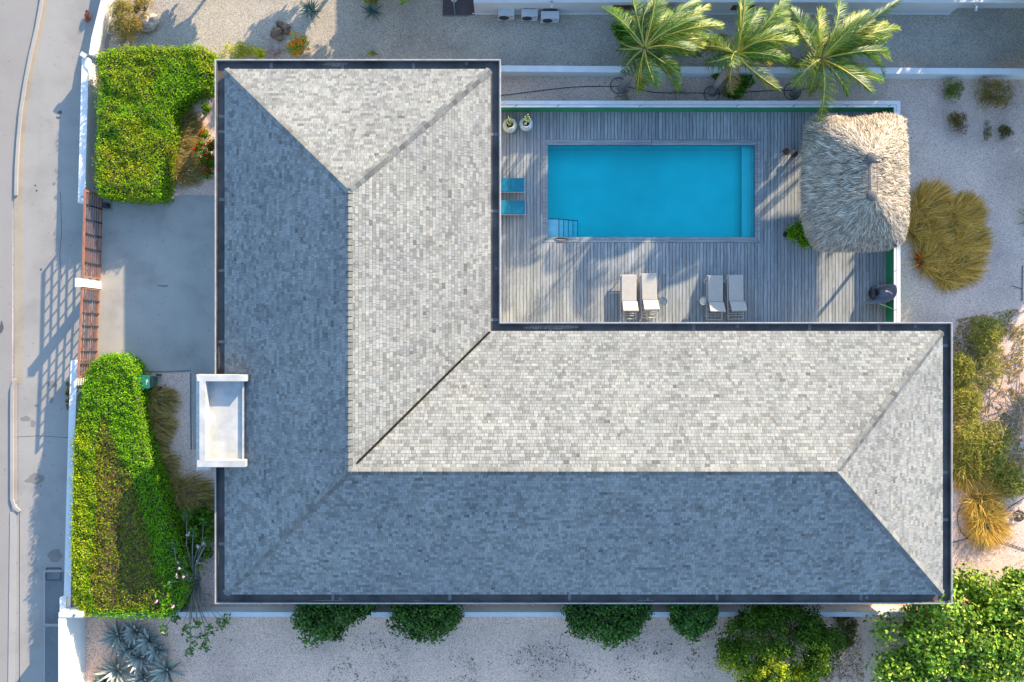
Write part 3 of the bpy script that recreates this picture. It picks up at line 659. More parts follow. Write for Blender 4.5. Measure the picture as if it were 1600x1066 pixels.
def hedge(name, pxpoly, h, label, colf, dens=600, leafL=.085, bare=None, seed=1):
    poly = [tuple(P(x, y, h)[:2]) for x, y in pxpoly]; c0 = np.mean(np.array(poly), 0); root = empty(name, (c0[0], c0[1], 0), label, "hedge")
    off = np.array([c0[0], c0[1], 0])
    p = sample_poly(poly, dens); ed = edgedist(p, poly); hn = fnoise(p, 1.1, seed)*.16 + fnoise(p, 3.3, seed+5)*.09
    z = h + hn - .28*np.exp(-ed/.16)*rng.random(len(p))
    pts = np.column_stack([p, z]) - off; nn = np.tile([0, 0, 1.0], (len(p), 1))
    br = bare(p) if bare is not None else np.zeros(len(p))
    keep = rng.random(len(p)) > br*.72; col = colf(p, len(p))
    col = np.where(br[:, None] > .3, col*np.array([1.0, .72, .7]), col)
    lv = leaves(pts[keep], nn[keep], rng.uniform(.7, 1.3, keep.sum())*leafL, rng.uniform(.4, .6, keep.sum())*leafL, col[keep], flat=.75)
    # sides
    P2 = []; Nn = []; n = len(poly); ar = sum(poly[i][0]*poly[(i+1) % n][1] - poly[(i+1) % n][0]*poly[i][1] for i in range(n))
    for i in range(n):
        a = np.array(poly[i]); b_ = np.array(poly[(i+1) % n]); L = np.linalg.norm(b_-a); k = int(L*h*dens*.6); t = rng.random(k)
        d = (b_-a)/L; o_ = np.array([d[1], -d[0]])*(1 if ar > 0 else -1); q = a + (b_-a)*t[:, None] + o_*(rng.normal(0.0, .07, (k, 1)))
        P2.append(np.column_stack([q, rng.random(k)*h])); Nn.append(np.tile([o_[0], o_[1], .5], (k, 1)))
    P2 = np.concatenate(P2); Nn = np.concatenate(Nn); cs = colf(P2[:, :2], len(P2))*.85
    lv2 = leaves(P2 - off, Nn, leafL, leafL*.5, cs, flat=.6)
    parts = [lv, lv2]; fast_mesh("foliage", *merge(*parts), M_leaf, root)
    # the dense twiggy mass inside, a lumpy surface just below the leaves
    b = MB(); cen = c0; ring = []
    g = .16; lo = np.min(np.array(poly), 0); hi = np.max(np.array(poly), 0); nx = int((hi[0]-lo[0])/g)+1; ny = int((hi[1]-lo[1])/g)+1
    gp = np.array([(lo[0]+i*g, lo[1]+j*g) for j in range(ny+1) for i in range(nx+1)]); ins = inpoly(gp, poly); e = edgedist(gp, poly); ins &= e > .02
    hz = h - .10 + fnoise(gp, 1.1, seed)*.16 + fnoise(gp, 3.3, seed+5)*.09 + rng.normal(0, .03, len(gp)) - .2*np.exp(-e/.14); idx = {}
    vs = []; fs = []
    for k in range(len(gp)):
        if ins[k]: idx[k] = len(vs); vs.append((gp[k][0]-c0[0], gp[k][1]-c0[1], hz[k]))
    edges = {}
    for j in range(ny):
        for i in range(nx):
            k = j*(nx+1)+i; q = (k, k+1, k+nx+2, k+nx+1)
            if all(ins[m_] for m_ in q):
                f_ = tuple(idx[m_] for m_ in q); fs.append(f_)
                for m_ in range(4):
                    e_ = (f_[m_], f_[(m_+1) % 4]); edges[e_] = 1
    for e_ in list(edges):
        if (e_[1], e_[0]) not in edges:
            a, c = vs[e_[0]], vs[e_[1]]; m0 = len(vs); vs += [(c[0], c[1], 0), (a[0], a[1], 0)]; fs.append((e_[1], e_[0], m0+1, m0))
    b.mesh(vs, fs); b.build("branches", plain("hedge_inside", (.045, .042, .018), .95, .4, 10), root)
    # bare twigs on top where the leaves are thin
    if bare is not None:
        k = rng.random(len(p)) < br*.5; q = pts[k]; N = len(q); d0 = nrm(np.column_stack([rng.normal(0, 1, (N, 2)), rng.random(N)*.4]))
        fast_mesh("twigs", *blades(q - [0, 0, .06], d0, .25, rng.uniform(.10, .28, N), .016, mixcol([(.20, .13, .07), (.30, .21, .11), (.14, .12, .04)], N), 2, .3), M_dry, root)
    return root
G1 = [(.13, .29, .012), (.19, .34, .012), (.26, .36, .015), (.09, .22, .012), (.08, .17, .015)]
def colA(p, N):
    t = np.clip(.42 + 1.0*fnoise(p, .45, 3) + .6*fnoise(p, 1.9, 8), 0, 1)[:, None]; gr = mixcol([(.10, .28, .01), (.17, .34, .012), (.07, .18, .012)], N, .2); ye = mixcol([(.25, .35, .02), (.20, .32, .02), (.16, .13, .045), (.13, .25, .015)], N, .2)
    return gr*(1-t) + ye*t
upper = [(152, 110), (150, 84), (172, 76), (205, 72), (262, 73), (310, 70), (333, 84), (331, 112), (318, 135), (296, 142), (276, 158), (263, 178), (266, 200), (257, 240), (251, 290), (249, 308), (200, 309), (151, 303), (147, 270), (151, 200)]
hedge("clipped_hedge", upper, 1.35, "clipped hedge with yellow green leaves at the upper left, above the driveway gates", colA, seed=3)
lower = [(142, 566), (158, 556), (184, 557), (203, 574), (210, 600), (213, 650), (224, 700), (238, 742), (254, 790), (270, 838), (286, 878), (286, 920), (280, 948), (262, 966), (196, 966), (124, 963), (114, 940), (111, 860), (112, 760), (113, 690), (120, 660), (128, 610), (132, 585)]
lw = [tuple(P(x, y, 1.5)[:2]) for x, y in [(160, 640), (178, 690), (205, 740), (222, 800), (240, 860), (255, 900), (252, 955), (150, 955), (138, 900), (150, 800), (150, 700)]]
def bareB(p): return np.clip(np.where(inpoly(p, lw), .45 + 1.3*np.clip(edgedist(p, lw), 0, .5), 0) + .5*fnoise(p, .9, 11)*inpoly(p, lw), 0, 1)
def colB(p, N):
    a = P(170, 0, 1.5).x; b_ = P(120, 0, 1.5).x; t = np.clip((a - p[:, 0])/(a-b_) + .3*fnoise(p, 1.1, 4), 0, 1)
    yt2 = np.clip((P(0, 620, 1.5).y - p[:, 1])/2, 0, 1); t = (t*yt2*.9)[:, None]; gr = mixcol([(.09, .27, .01), (.14, .33, .012), (.06, .17, .012)], N, .2); ye = mixcol([(.28, .33, .015), (.21, .31, .015), (.15, .27, .015)], N, .2)
    return gr*(1-t) + ye*t
hedge("clipped_hedge", lower, 1.5, "long clipped hedge with a bare brown twiggy top, below the driveway gates", colB, bare=bareB, seed=9)

def grass(px, py, rpx, label, cols, wind=(.5, .1, 0), group="ornamental grass clumps", n=900, h=.75, name="ornamental_grass", lf=1.0):
    c = P(px, py); r = rpx/35*1.0; root = empty(name, c, label, "grass clump", group)
    a = rng.random(n)*2*math.pi; rr = np.sqrt(rng.random(n))*r*.5; base = np.column_stack([rr*np.cos(a)*1.5, rr*np.sin(a)*1.5, np.zeros(n)])
    d = np.column_stack([np.cos(a), np.sin(a), np.zeros(n)])*rng.uniform(.25, 1.0, (n, 1)) + rng.normal(0, .24, (n, 3)); d[:, 2] = 0
    L = rng.uniform(.6, 1.2, n)*(r*1.05+h*.5)*lf
    fast_mesh("blades", *blades(base, d, rng.uniform(.5, 1.7, n), L, rng.uniform(.010, .018, n), mixcol(cols, n, .28), 6, 1.9, np.array(wind)*2.0), M_dry, root)
    b = MB(); b.lathe([(r*.38, 0), (r*.3, .12), (r*.1, .2)], (0, 0, 0), 10); b.build("crown", plain("thatchy_base", (.10, .08, .04), .95, .4, 12), root)
    return root
GD = [(.20, .18, .07), (.34, .28, .13), (.62, .50, .34), (.10, .13, .04), (.42, .34, .18)]
GG = [(.62, .42, .14), (.38, .28, .08), (.75, .56, .28), (.26, .23, .06), (.52, .34, .10)]
for i, (x, y, r, lb) in enumerate([
    (291, 194, 17, "small olive grass tuft nearest the neck of the upper hedge"), (300, 210, 16, "olive grass tuft just below the topmost tuft of the upper bed"),
    (283, 238, 22, "wide straw tipped grass clump halfway down the upper bed"), (270, 262, 22, "straw grass clump touching the upper hedge just above the driveway"), (294, 268, 22, "broad olive grass clump beside the flowering shrub above the driveway"),
    (232, 627, 24, "dark grass clump just below the green bin"), (252, 626, 22, "pointed grass clump to the right below the green bin"), (238, 655, 20, "small grass clump third down the lower bed beside the hedge"), (252, 664, 19, "grass tuft with its tips blown towards the entrance path"),
    (240, 690, 20, "compact grass clump midway down the lower bed"), (250, 728, 27, "large rounded grass clump opposite the foot of the entrance canopy"), (244, 752, 16, "thin grass tuft under the large rounded clump"),
    (268, 770, 24, "green grass clump squeezed between hedge and larger clump by the gutter"), (298, 770, 30, "largest grass clump, beside the left gutter below the canopy"), (316, 785, 26, "grass clump pushing under the left gutter")]):
    grass(x, y, r, lb, GD if i > 4 else [(.26, .22, .12), (.36, .31, .18), (.2, .19, .08)], wind=(.75, .12 if i < 5 else -.25, 0), group="ornamental grasses in the front beds", lf=.66, n=700)
for i, (x, y, r, lb) in enumerate([
    (1452, 322, 30, "topmost golden grass clump, nearest the thatched roof"), (1504, 336, 27, "golden grass clump at the upper right of the patch"), (1438, 356, 26, "golden grass clump at the left edge of the patch"), (1474, 366, 26, "golden grass clump at the heart of the patch"),
    (1512, 376, 26, "golden grass clump at the right edge of the patch, third from top"), (1458, 402, 30, "golden grass clump at the lower left of the patch beside red leaves"), (1500, 412, 30, "golden grass clump at the lower right of the patch"), (1480, 428, 22, "lowest golden grass clump of the patch")]):
    grass(x, y, r, lb, GG, wind=(.55, .25, 0), group="golden grasses beside the thatched roof", n=1700, lf=.70)
for (x, y, r, lb) in ((1508, 735, 20, "straw grass tuft against the right gutter"), (1532, 788, 22, "golden grass clump ringed by irrigation hose"), (1540, 820, 24, "golden grass clump just below the other ringed by hose"), (1562, 745, 18, "green gold grass tuft at the foot of the dead shrub")):
    grass(x, y, r, lb, GG + [(.2, .24, .06)], wind=(.2, -.3, 0), group="golden grasses right of the house")

DG = [(.03, .10, .012), (.05, .14, .015), (.022, .07, .01), (.07, .17, .02)]
def shrub(name, px, py, rx_, ry_, h, label, cols, n=1500, leafL=.09, aspect=.5, cat="shrub", mat=None, group=None, clumps=14, droop=0, flowers=None, z0=.1, narrow=False):
    c = P(px, py, h*.6); root = empty(name, (c.x, c.y, 0), label, cat, group); rx_/=35; ry_/=35
    cl = []
    for k in range(clumps):
        a = rng.random()*2*math.pi; r_ = math.sqrt(rng.random())*.78; cl.append((r_*math.cos(a)*rx_, r_*math.sin(a)*ry_, z0 + (h-z0)*(1-.55*r_*r_)*rng.uniform(.62, 1), rng.uniform(.22, .42)*min(rx_, ry_)+.05))
    cl = np.array(cl); i = rng.integers(0, len(cl), n); d = nrm(rng.normal(0, 1, (n, 3)) + [0, 0, .5]); p = cl[i, :3] + d*cl[i, 3:4]*rng.uniform(.6, 1.1, (n, 1)); p[:, 2] = np.maximum(p[:, 2], .04)
    tone = (.75 + .5*rng.random(len(cl)))[i][:, None]; C = mixcol(cols, n, .15)*tone
    fast_mesh("foliage", *leaves(p, d + [0, 0, .4], rng.uniform(.7, 1.3, n)*leafL, leafL*aspect, C, flat=.6, droop=droop), mat or M_leaf, root)
    b = MB()
    for k in range(min(clumps, 12)):
        q = cl[k]; b.tube([(0, 0, 0), (q[0]*.5, q[1]*.5, q[2]*.6), (q[0], q[1], q[2])], [.025+.01*h, .015+.006*h, .006], 5)
    b.build("stems", M_bark, root)
    if flowers:
        fc, fn = flowers; i = rng.integers(0, len(cl), fn); d = nrm(rng.normal(0, 1, (fn, 3))*[1, 1, .3] + [0, 0, 1]); q = cl[i, :3] + d*cl[i, 3:4]*1.12
        for qq in q: fast_mesh("flower", *leaves(qq + rng.normal(0, .028, (6, 3)), np.tile([0, 0, 1.], (6, 1)), .065, .05, mixcol(fc, 6, .1), flat=.5), M_dry, root)
    return root
shrub("flowering_shrub", 324, 245, 16, 52, .9, "dark green shrub dotted with red flowers, half under the left gutter", [(.05, .13, .01), (.08, .18, .015), (.03, .08, .01)], 2600, .08, flowers=([(.5, .03, .02), (.35, .03, .03)], 60), clumps=22)
shrub("garden_shrub", 325, 166, 8, 18, .6, "small green shrub above the red flowered one", [(.08, .18, .02), (.05, .12, .012)], 350, .09, clumps=6)
shrub("wispy_bush", 196, 34, 26, 38, .8, "tall wispy green and brown bush behind the street wall, top left", [(.22, .25, .06), (.30, .24, .11), (.14, .18, .04), (.2, .13, .09)], 3800, .16, .10, mat=M_dry, clumps=30)
shrub("wispy_bush", 222, 12, 16, 18, .6, "brownish wispy bush above the pale boulder", [(.22, .20, .07), (.30, .22, .11), (.14, .16, .04)], 1100, .15, .10, mat=M_dry, clumps=12)
shrub("dark_shrub", 314, 832, 24, 44, .9, "dark leafy shrub under the frangipani, against the left gutter", DG, 2200, .15, .45, clumps=26)
shrub("low_weeds", 372, 80, 40, 14, .4, "low light green weeds between hedge and roof corner", [(.26, .34, .06), (.32, .34, .10), (.16, .22, .05)], 1300, .13, .14, clumps=24, cat="weeds")
shrub("low_weeds", 408, 88, 14, 10, .35, "bright yellow green weeds by the pink stalks", [(.34, .40, .03), (.26, .34, .03)], 500, .1, .3, clumps=8, cat="weeds")
shrub("orange_flowering_shrub", 466, 72, 18, 20, .55, "shrub with orange flowers beside the brown stones", [(.16, .28, .03), (.10, .20, .03), (.28, .32, .06)], 1000, .10, .3, flowers=([(.75, .16, .03), (.8, .28, .05)], 34), clumps=16)
shrub("grass_tuft", 590, 84, 22, 4, .2, "thin green tufts along the top gutter", [(.14, .2, .05), (.25, .3, .08)], 160, .12, .15, clumps=5, cat="weeds")
shrub("garden_shrub", 585, -6, 26, 12, .9, "pale leaved shrub cut by the top edge", [(.16, .22, .08), (.34, .32, .2), (.09, .14, .05)], 900, .14, .35, clumps=12)
shrub("dark_shrub", 975, 52, 22, 20, 1.0, "dark shrub in the shade under the left palm", DG, 1000, .12, clumps=10)
shrub("dark_shrub", 1150, 132, 26, 22, .7, "straggly dark shrub between the middle palm and its neighbour", DG, 1100, .12, clumps=12)
shrub("dark_shrub", 1126, 112, 14, 16, .6, "small dark shrub just behind the middle palm trunk", DG, 400, .12, clumps=7)
shrub("desert_shrub", 1487, 142, 20, 16, .45, "green feathery shrub near the top right boundary wall, left of the olive one", [(.12, .2, .03), (.2, .27, .05), (.07, .12, .03)], 900, .14, .12, clumps=12, mat=M_dry, group="small desert shrubs in the right gravel")
shrub("desert_shrub", 1549, 146, 34, 26, .7, "largest olive shrub near the top right boundary wall", [(.2, .2, .05), (.27, .24, .08), (.12, .13, .03), (.16, .1, .05)], 2200, .15, .10, clumps=24, mat=M_dry, group="small desert shrubs in the right gravel")
shrub("desert_shrub", 1497, 194, 18, 18, .4, "half dead brown shrub with a green tip", [(.13, .09, .06), (.2, .15, .1), (.22, .26, .06), (.09, .05, .035)], 900, .11, .2, clumps=14, mat=M_dry, group="small desert shrubs in the right gravel")
shrub("desert_shrub", 1540, 206, 8, 18, .25, "thin straggly plant between two brown shrubs", [(.12, .14, .06), (.2, .2, .1)], 200, .1, .2, clumps=7, mat=M_dry, group="small desert shrubs in the right gravel")
shrub("desert_shrub", 1569, 208, 13, 12, .35, "small round dark shrub at far right of the gravel", [(.1, .15, .04), (.16, .12, .06), (.06, .05, .03)], 600, .1, .2, clumps=10, mat=M_dry, group="small desert shrubs in the right gravel")
shrub("red_ground_cover", 1434, 402, 6, 26, .2, "low red leaves along the left edge of the golden grasses", [(.45, .10, .05), (.3, .07, .04)], 260, .08, .5, clumps=10, cat="ground plant")
shrub("red_ground_cover", 138, 30, 3, 14, .2, "dark red spiky plant on the outside of the street wall", [(.16, .03, .04), (.10, .03, .03)], 120, .12, .2, clumps=5, cat="ground plant")
tw = MB()
shrub("verge_weeds", 108, 618, 4, 30, .15, "brown and green weeds growing at the foot of the wall on the pavement", [(.13, .08, .06), (.10, .14, .04), (.2, .1, .08)], 500, .06, .5, clumps=16, cat="weeds")
# feathery shrubs right of the house
FG = [(.16, .26, .05), (.30, .36, .10), (.09, .17, .03), (.44, .42, .16), (.30, .23, .13)]
for i, (x, y, a_, b_, h, lb) in enumerate([(1540, 524, 22, 26, .9, "feathery green shrub standing alone above the dead branches"), (1502, 578, 16, 24, .8, "feathery shrub against the gutter, level with the top of the dead branches"), (1536, 580, 24, 26, .6, "thin yellow green shrub between gutter and dead branches"),
    (1508, 630, 20, 28, .9, "leafy green shrub hugging the right gutter at mid height"), (1510, 686, 22, 30, 1.0, "densest feathery shrub beside the right gutter"), (1550, 690, 26, 26, .8, "yellow green shrub below the dead branches"), (1534, 722, 26, 20, .7, "low feathery shrub above the ringed grasses"), (1582, 750, 20, 22, .7, "feathery shrub at the right edge below the dead branches"), (1500, 728, 12, 18, .6, "small shrub wedged in beside the gutter above the straw tuft")]):
    shrub("feathery_shrub", x, y, a_*1.3, b_*1.3, h*.8, lb, FG, 2500 if i not in (2,) else 1100, .21, .10, clumps=80, mat=M_dry, group="feathery shrubs right of the house")
def twigs(px, py, rad, label, n=26, name="dead_shrub", h=.8, col=M_twig):
    c = P(px, py, .3); r = empty(name, (c.x, c.y, 0), label, "dead shrub"); b = MB(); rad /= 35
    for k in range(n):
        a = rng.random()*6.28; L = rad*rng.uniform(.35, .95); p = Vector((rng.normal(0, .3)*rad, rng.normal(0, .38)*rad, rng.uniform(.02, .3*h))); a = rng.random()*6.28 if k % 3 else a; pts = [p.copy()]; d = Vector((math.cos(a), math.sin(a), rng.uniform(.2, .9)))
        for s in range(5):
            d = (d + Vector((rng.normal(0, .3), rng.normal(0, .3), -.16))).normalized(); p = p + d*L/5; p.z = max(p.z, .03); pts.append(p.copy())
            if s > 0 and rng.random() < .8:
                e = (d + Vector((rng.normal(0, .7), rng.normal(0, .7), .1))).normalized(); b.tube([p, p + e*L*.15, p + e*L*.3 + Vector((rng.normal(0, .05), rng.normal(0, .05), 0))], [.010, .007, .003], 4)
        b.tube(pts, [.028, .022, .017, .013, .009, .004], 5)
    b.build("branches", col, r); return r
twigs(1580, 640, 62, "large tangle of bare sunlit branches at the right edge", 60, h=1.2)
twigs(1540, 570, 34, "bare branches tangled in the thin shrub right of the gutter", 20)
twigs(1592, 808, 13, "dead plant curled in a round pit at the right edge", 16)
twigs(976, 147, 12, "dry leaf litter heap at the foot of the left palm", 16, h=.3)
twigs(1062, 140, 13, "dry twigs on the gravel between left and middle palms", 10, h=.3)
twigs(1342, 108 + 560 if False else 428, 1, "x", 0) if False else None
twigs(425, 78, 18, "sparse pinkish stalks between weeds and the orange flowered shrub", 16, h=.5, col=plain("pink_twig", (.32, .2, .17), .9))

def rosette(name, px, py, rpx, label, cols, n=34, w=.09, group=None, h=.45, cat="agave", curl=.25):
    c = P(px, py); root = empty(name, c, label, cat, group); r = rpx/35; k = np.arange(n); a = k*2.39996 + rng.normal(0, .12, n); t = k/n
    base = np.column_stack([np.cos(a)*.04, np.sin(a)*.04, .05 + .12*(1-t)]); d = np.column_stack([np.cos(a), np.sin(a), np.zeros(n)])
    up = .25 + 1.7*(1-t)**1.6; C = mixcol(cols, n, .12)
    # two tilted ribbons per blade give it a gutter shape
    L = r*rng.uniform(.8, 1.1, n)*(.62 + .38*t)*1.05; seg = 4; V = []; Q = []; CC = []
    for i in range(n):
        dd = Vector((d[i][0], d[i][1], up[i])).normalized(); p = Vector(base[i]); s = Vector((-d[i][1], d[i][0], 0)); row = []
        for q in range(seg+1):
            tt = q/seg; ww = w*(.75 + .9*tt - 1.65*tt**2.2)*.5 + .001; u_ = s.cross(dd)
            row.append((p - s*ww + (-u_)*ww*.0 + Vector((0, 0, ww*.45)), p, p + s*ww + Vector((0, 0, ww*.45)))); dd = (dd + Vector((0, 0, -curl))/seg + Vector((rng.normal(0, .03), rng.normal(0, .03), 0))).normalized(); p = p + dd*L[i]/seg
        b0 = len(V)
        for rr in row: V += [tuple(x) for x in rr]
        for q in range(seg):
            for m_ in (0, 1): Q.append((b0+3*q+m_, b0+3*q+m_+1, b0+3*q+m_+4, b0+3*q+m_+3)); CC.append(C[i]*(.9 if m_ else 1.08))
    fast_mesh("leaves", np.array(V), np.array(Q), np.array(CC), M_agave, root)
    b = MB(); b.lathe([(.07, 0), (.06, .12), (.02, .2)], (0, 0, 0), 8); b.build("stem", M_bark, root); return root
BL = [(.24, .27, .22), (.32, .35, .28), (.16, .19, .16), (.38, .38, .30)]
for (x, y, r, lb) in ((186, 992, 26, "blue grey agave at the top left of the group in the bottom corner"), (212, 985, 22, "blue grey agave in the middle of the top row by the wall"), (234, 1000, 24, "blue grey agave at the right end of the top row"), (204, 1012, 20, "small blue grey agave crowded in the centre of the group"), (222, 1026, 26, "blue grey agave below the centre of the group"), (246, 1014, 20, "blue grey agave under the trailing frangipani leaves"),
    (262, 1046, 30, "largest blue grey agave at the right of the bottom row"), (186, 1046, 28, "blue grey agave at the lower left next to the tall wall"), (224, 1058, 24, "blue grey agave cut by the bottom edge between two larger ones"), (165, 1062, 16, "small blue grey agave nearest the tall white wall")):
    rosette("blue_agave", x, y, r*1.25, lb, BL, 36, .155, "blue grey agaves in the bottom left corner")
GA = [(.08, .17, .14), (.12, .22, .17), (.17, .26, .18), (.06, .12, .10)]
rosette("green_agave", 487, 18, 21, "spiky green agave near the top, left of the other one", GA, 40, .06, "green agaves in the top gravel"); rosette("green_agave", 583, 19, 20, "spiky green agave near the top, below the pale shrub", GA, 36, .06, "green agaves in the top gravel")
rosette("yucca", 1612, 345, 34, "spiky yellow green yucca cut by the right edge", [(.2, .27, .07), (.3, .35, .1), (.14, .2, .05)], 46, .06, cat="yucca")

def tree(name, px, py, r, z0, z1, label, cols, n=9000, leafL=.12, aspect=.6, mat=None, group=None, clumps=46, tp=None, cat="tree", clr=(.24, .42), toppatch=None, lean=(0, 0)):
    c = P(px, py, (z0+z1)/2); rx_, ry_ = r[0]/35, r[1]/35; root = empty(name, (c.x, c.y, 0), label, cat, group); cl = []
    for k in range(clumps):
        d = nrm(rng.normal(0, 1, 3) + np.array([0, 0, .45])); rr = rng.uniform(.55, 1.0)**.6
        cl.append((d[0]*rx_*rr*.85, d[1]*ry_*rr*.85, (z0+z1)/2 + d[2]*(z1-z0)/2*rr*.85, rng.uniform(*clr)*min(rx_, ry_)))
    cl = np.array(cl); i = rng.integers(0, len(cl), n); d = nrm(rng.normal(0, 1, (n, 3)) + [0, 0, .4]); p = cl[i, :3] + d*cl[i, 3:4]*rng.uniform(.5, 1.12, (n, 1)); p[:, 2] = np.maximum(p[:, 2], .08)
    C = mixcol(cols, n, .16)*(.7 + .6*rng.random(len(cl)))[i][:, None]
    if toppatch is not None:
        sel = (rng.random(len(cl)) < toppatch[1])[i] & (p[:, 1] < toppatch[2]*ry_); C[sel] = mixcol(toppatch[0], int(sel.sum()), .15)
    fast_mesh("crown", *leaves(p, d + [0, 0, .5], rng.uniform(.7, 1.3, n)*leafL, leafL*aspect, C, flat=.55), mat or M_leaf, root)
    b = MB(); h = (z0+z1)/2; b.tube([(lean[0], lean[1], 0), (lean[0]*.5+.05, lean[1]*.5, h*.5), (0, 0, h)], [.05+.03*h, .04+.02*h, .04+.012*h], 8)
    for k in range(10):
        q = cl[k]; m_ = Vector((0, 0, h*.6)); e = Vector(q[:3]); b.tube([m_, m_.lerp(e, .5) + Vector((0, 0, .1)), e], [.02+.012*h, .015+.008*h, .01], 6)
    b.build("trunk", M_bark, root); return root
SG = [(.12, .24, .02), (.20, .34, .04), (.05, .13, .015), (.34, .42, .09), (.08, .18, .02)]
tree("sea_grape_tree", 1488, 1010, (142, 122), .4, 2.6, "broad sea grape tree with large round light green leaves filling the bottom right corner", SG, 18000, .175, .62, M_glossleaf, clumps=95, clr=(.10, .27))
tree("sea_grape_tree", 1585, 950, (60, 60), .4, 2.0, "smaller sea grape tree at the right edge above the broad one", SG, 3400, .21, .72, M_glossleaf, clumps=34, clr=(.2, .32))
tree("bushy_tree", 1215, 1010, (115, 82), .3, 2.2, "large bushy tree with yellow patches below the roof edge", [(.025, .07, .012), (.045, .11, .015), (.02, .05, .01), (.06, .13, .02)], 24000, .11, .55, clumps=140, clr=(.13, .22), toppatch=([(.26, .34, .03), (.17, .28, .02), (.34, .32, .06), (.10, .2, .02)], .45, .0))
for (x, y, a_, b_, lb) in ((530, 952, 72, 56, "leftmost dark round shrub reaching out from under the lower gutter"), (668, 950, 60, 48, "dark round shrub under the lower gutter, second from the left"), (946, 950, 66, 54, "dark round shrub under the middle of the lower gutter"), (1080, 950, 38, 46, "small dark round shrub touching the large bushy tree")):
    tree("round_shrub", x, y, (a_, b_), .1, 1.7, lb, [(.028, .09, .014), (.04, .12, .018), (.018, .06, .01), (.06, .15, .02)], 8500, .14, .6, M_glossleaf, "round shrubs along the lower house wall", clumps=46, cat="shrub")
tree("dark_undergrowth", 1318, 985, (22, 34), .05, .8, "brown green undergrowth between bushy tree and sea grape", [(.06, .09, .03), (.12, .08, .05), (.05, .12, .02)], 1600, .1, .4, M_dry, clumps=24, cat="undergrowth")

# frangipani with pink flowers, bottom left
M_petal = colmat('petal', .7, .2, spec=.1)
def frangipani():
    c = P(310, 905); root = empty("frangipani", c, "frangipani with bare arching branches, dark leaf clusters and pink flowers in the lower left", "tree"); b = MB(); ends = []
    tgt = [(292, 802, 1.3), (302, 830, 1.5), (318, 815, 1.4), (322, 850, 1.5), (312, 880, 1.2), (272, 850, 1.6), (285, 880, 1.6), (288, 900, 1.6), (262, 912, 1.6), (250, 935, 1.6), (268, 945, 1.5), (278, 968, 1.4), (290, 985, 1.3), (300, 1002, 1.2), (318, 996, 1.2), (330, 985, 1.2), (345, 975, 1.1), (352, 968, 1.1), (297, 1018, 1.0), (305, 975, 1.4), (322, 1010, 1.2), (256, 985, 1.3)]
    for (x, y, z) in tgt:
        e = P(x, y, z) - c; p0 = Vector((rng.normal(0, .05), rng.normal(0, .05), 0)); m1 = Vector((e.x*.25, e.y*.3, z*.6)); m2 = Vector((e.x*.65 + rng.normal(0, .12), e.y*.65 + rng.normal(0, .12), z*.95)); b.tube([p0, m1, m2, e], [.035, .026, .018, .012], 6); ends.append(e)
        s = m2 + Vector((rng.normal(0, .3), rng.normal(0, .3), .1)); b.tube([m1, (m1+s)/2 + Vector((0, 0, .08)), s], [.02, .015, .008], 5)
    b.build("branches", plain("grey_twig", (.22, .20, .17), .8, .2, 8), root)
    P_ = []; 
    for e in ends:
        k = 26; a = rng.random(k)*6.28; P_.append(np.column_stack([np.full(k, e.x), np.full(k, e.y), np.full(k, e.z)]) + np.column_stack([np.cos(a), np.sin(a), rng.normal(0, .3, k)])*rng.uniform(.06, .26, (k, 1)))
    P_ = np.concatenate(P_); N = len(P_); fast_mesh("leaves", *leaves(P_, np.tile([0, 0, 1.], (N, 1)), .2, .065, mixcol([(.05, .15, .02), (.09, .22, .03), (.03, .09, .015)], N), flat=.6), M_glossleaf, root)
    q = []
    for k in range(20):
        e = ends[rng.integers(0, len(ends))]; ctr = np.array(e) + rng.normal(0, .12, 3) + [0, 0, .12]; q = ctr + rng.normal(0, .035, (7, 3))
        fast_mesh("flower", *leaves(q, np.tile([0, 0, 1.], (len(q), 1)), .085, .06, mixcol([(.75, .42, .52), (.8, .6, .6), (.65, .25, .4)], len(q), .08), flat=.5), M_petal, root)
frangipani()

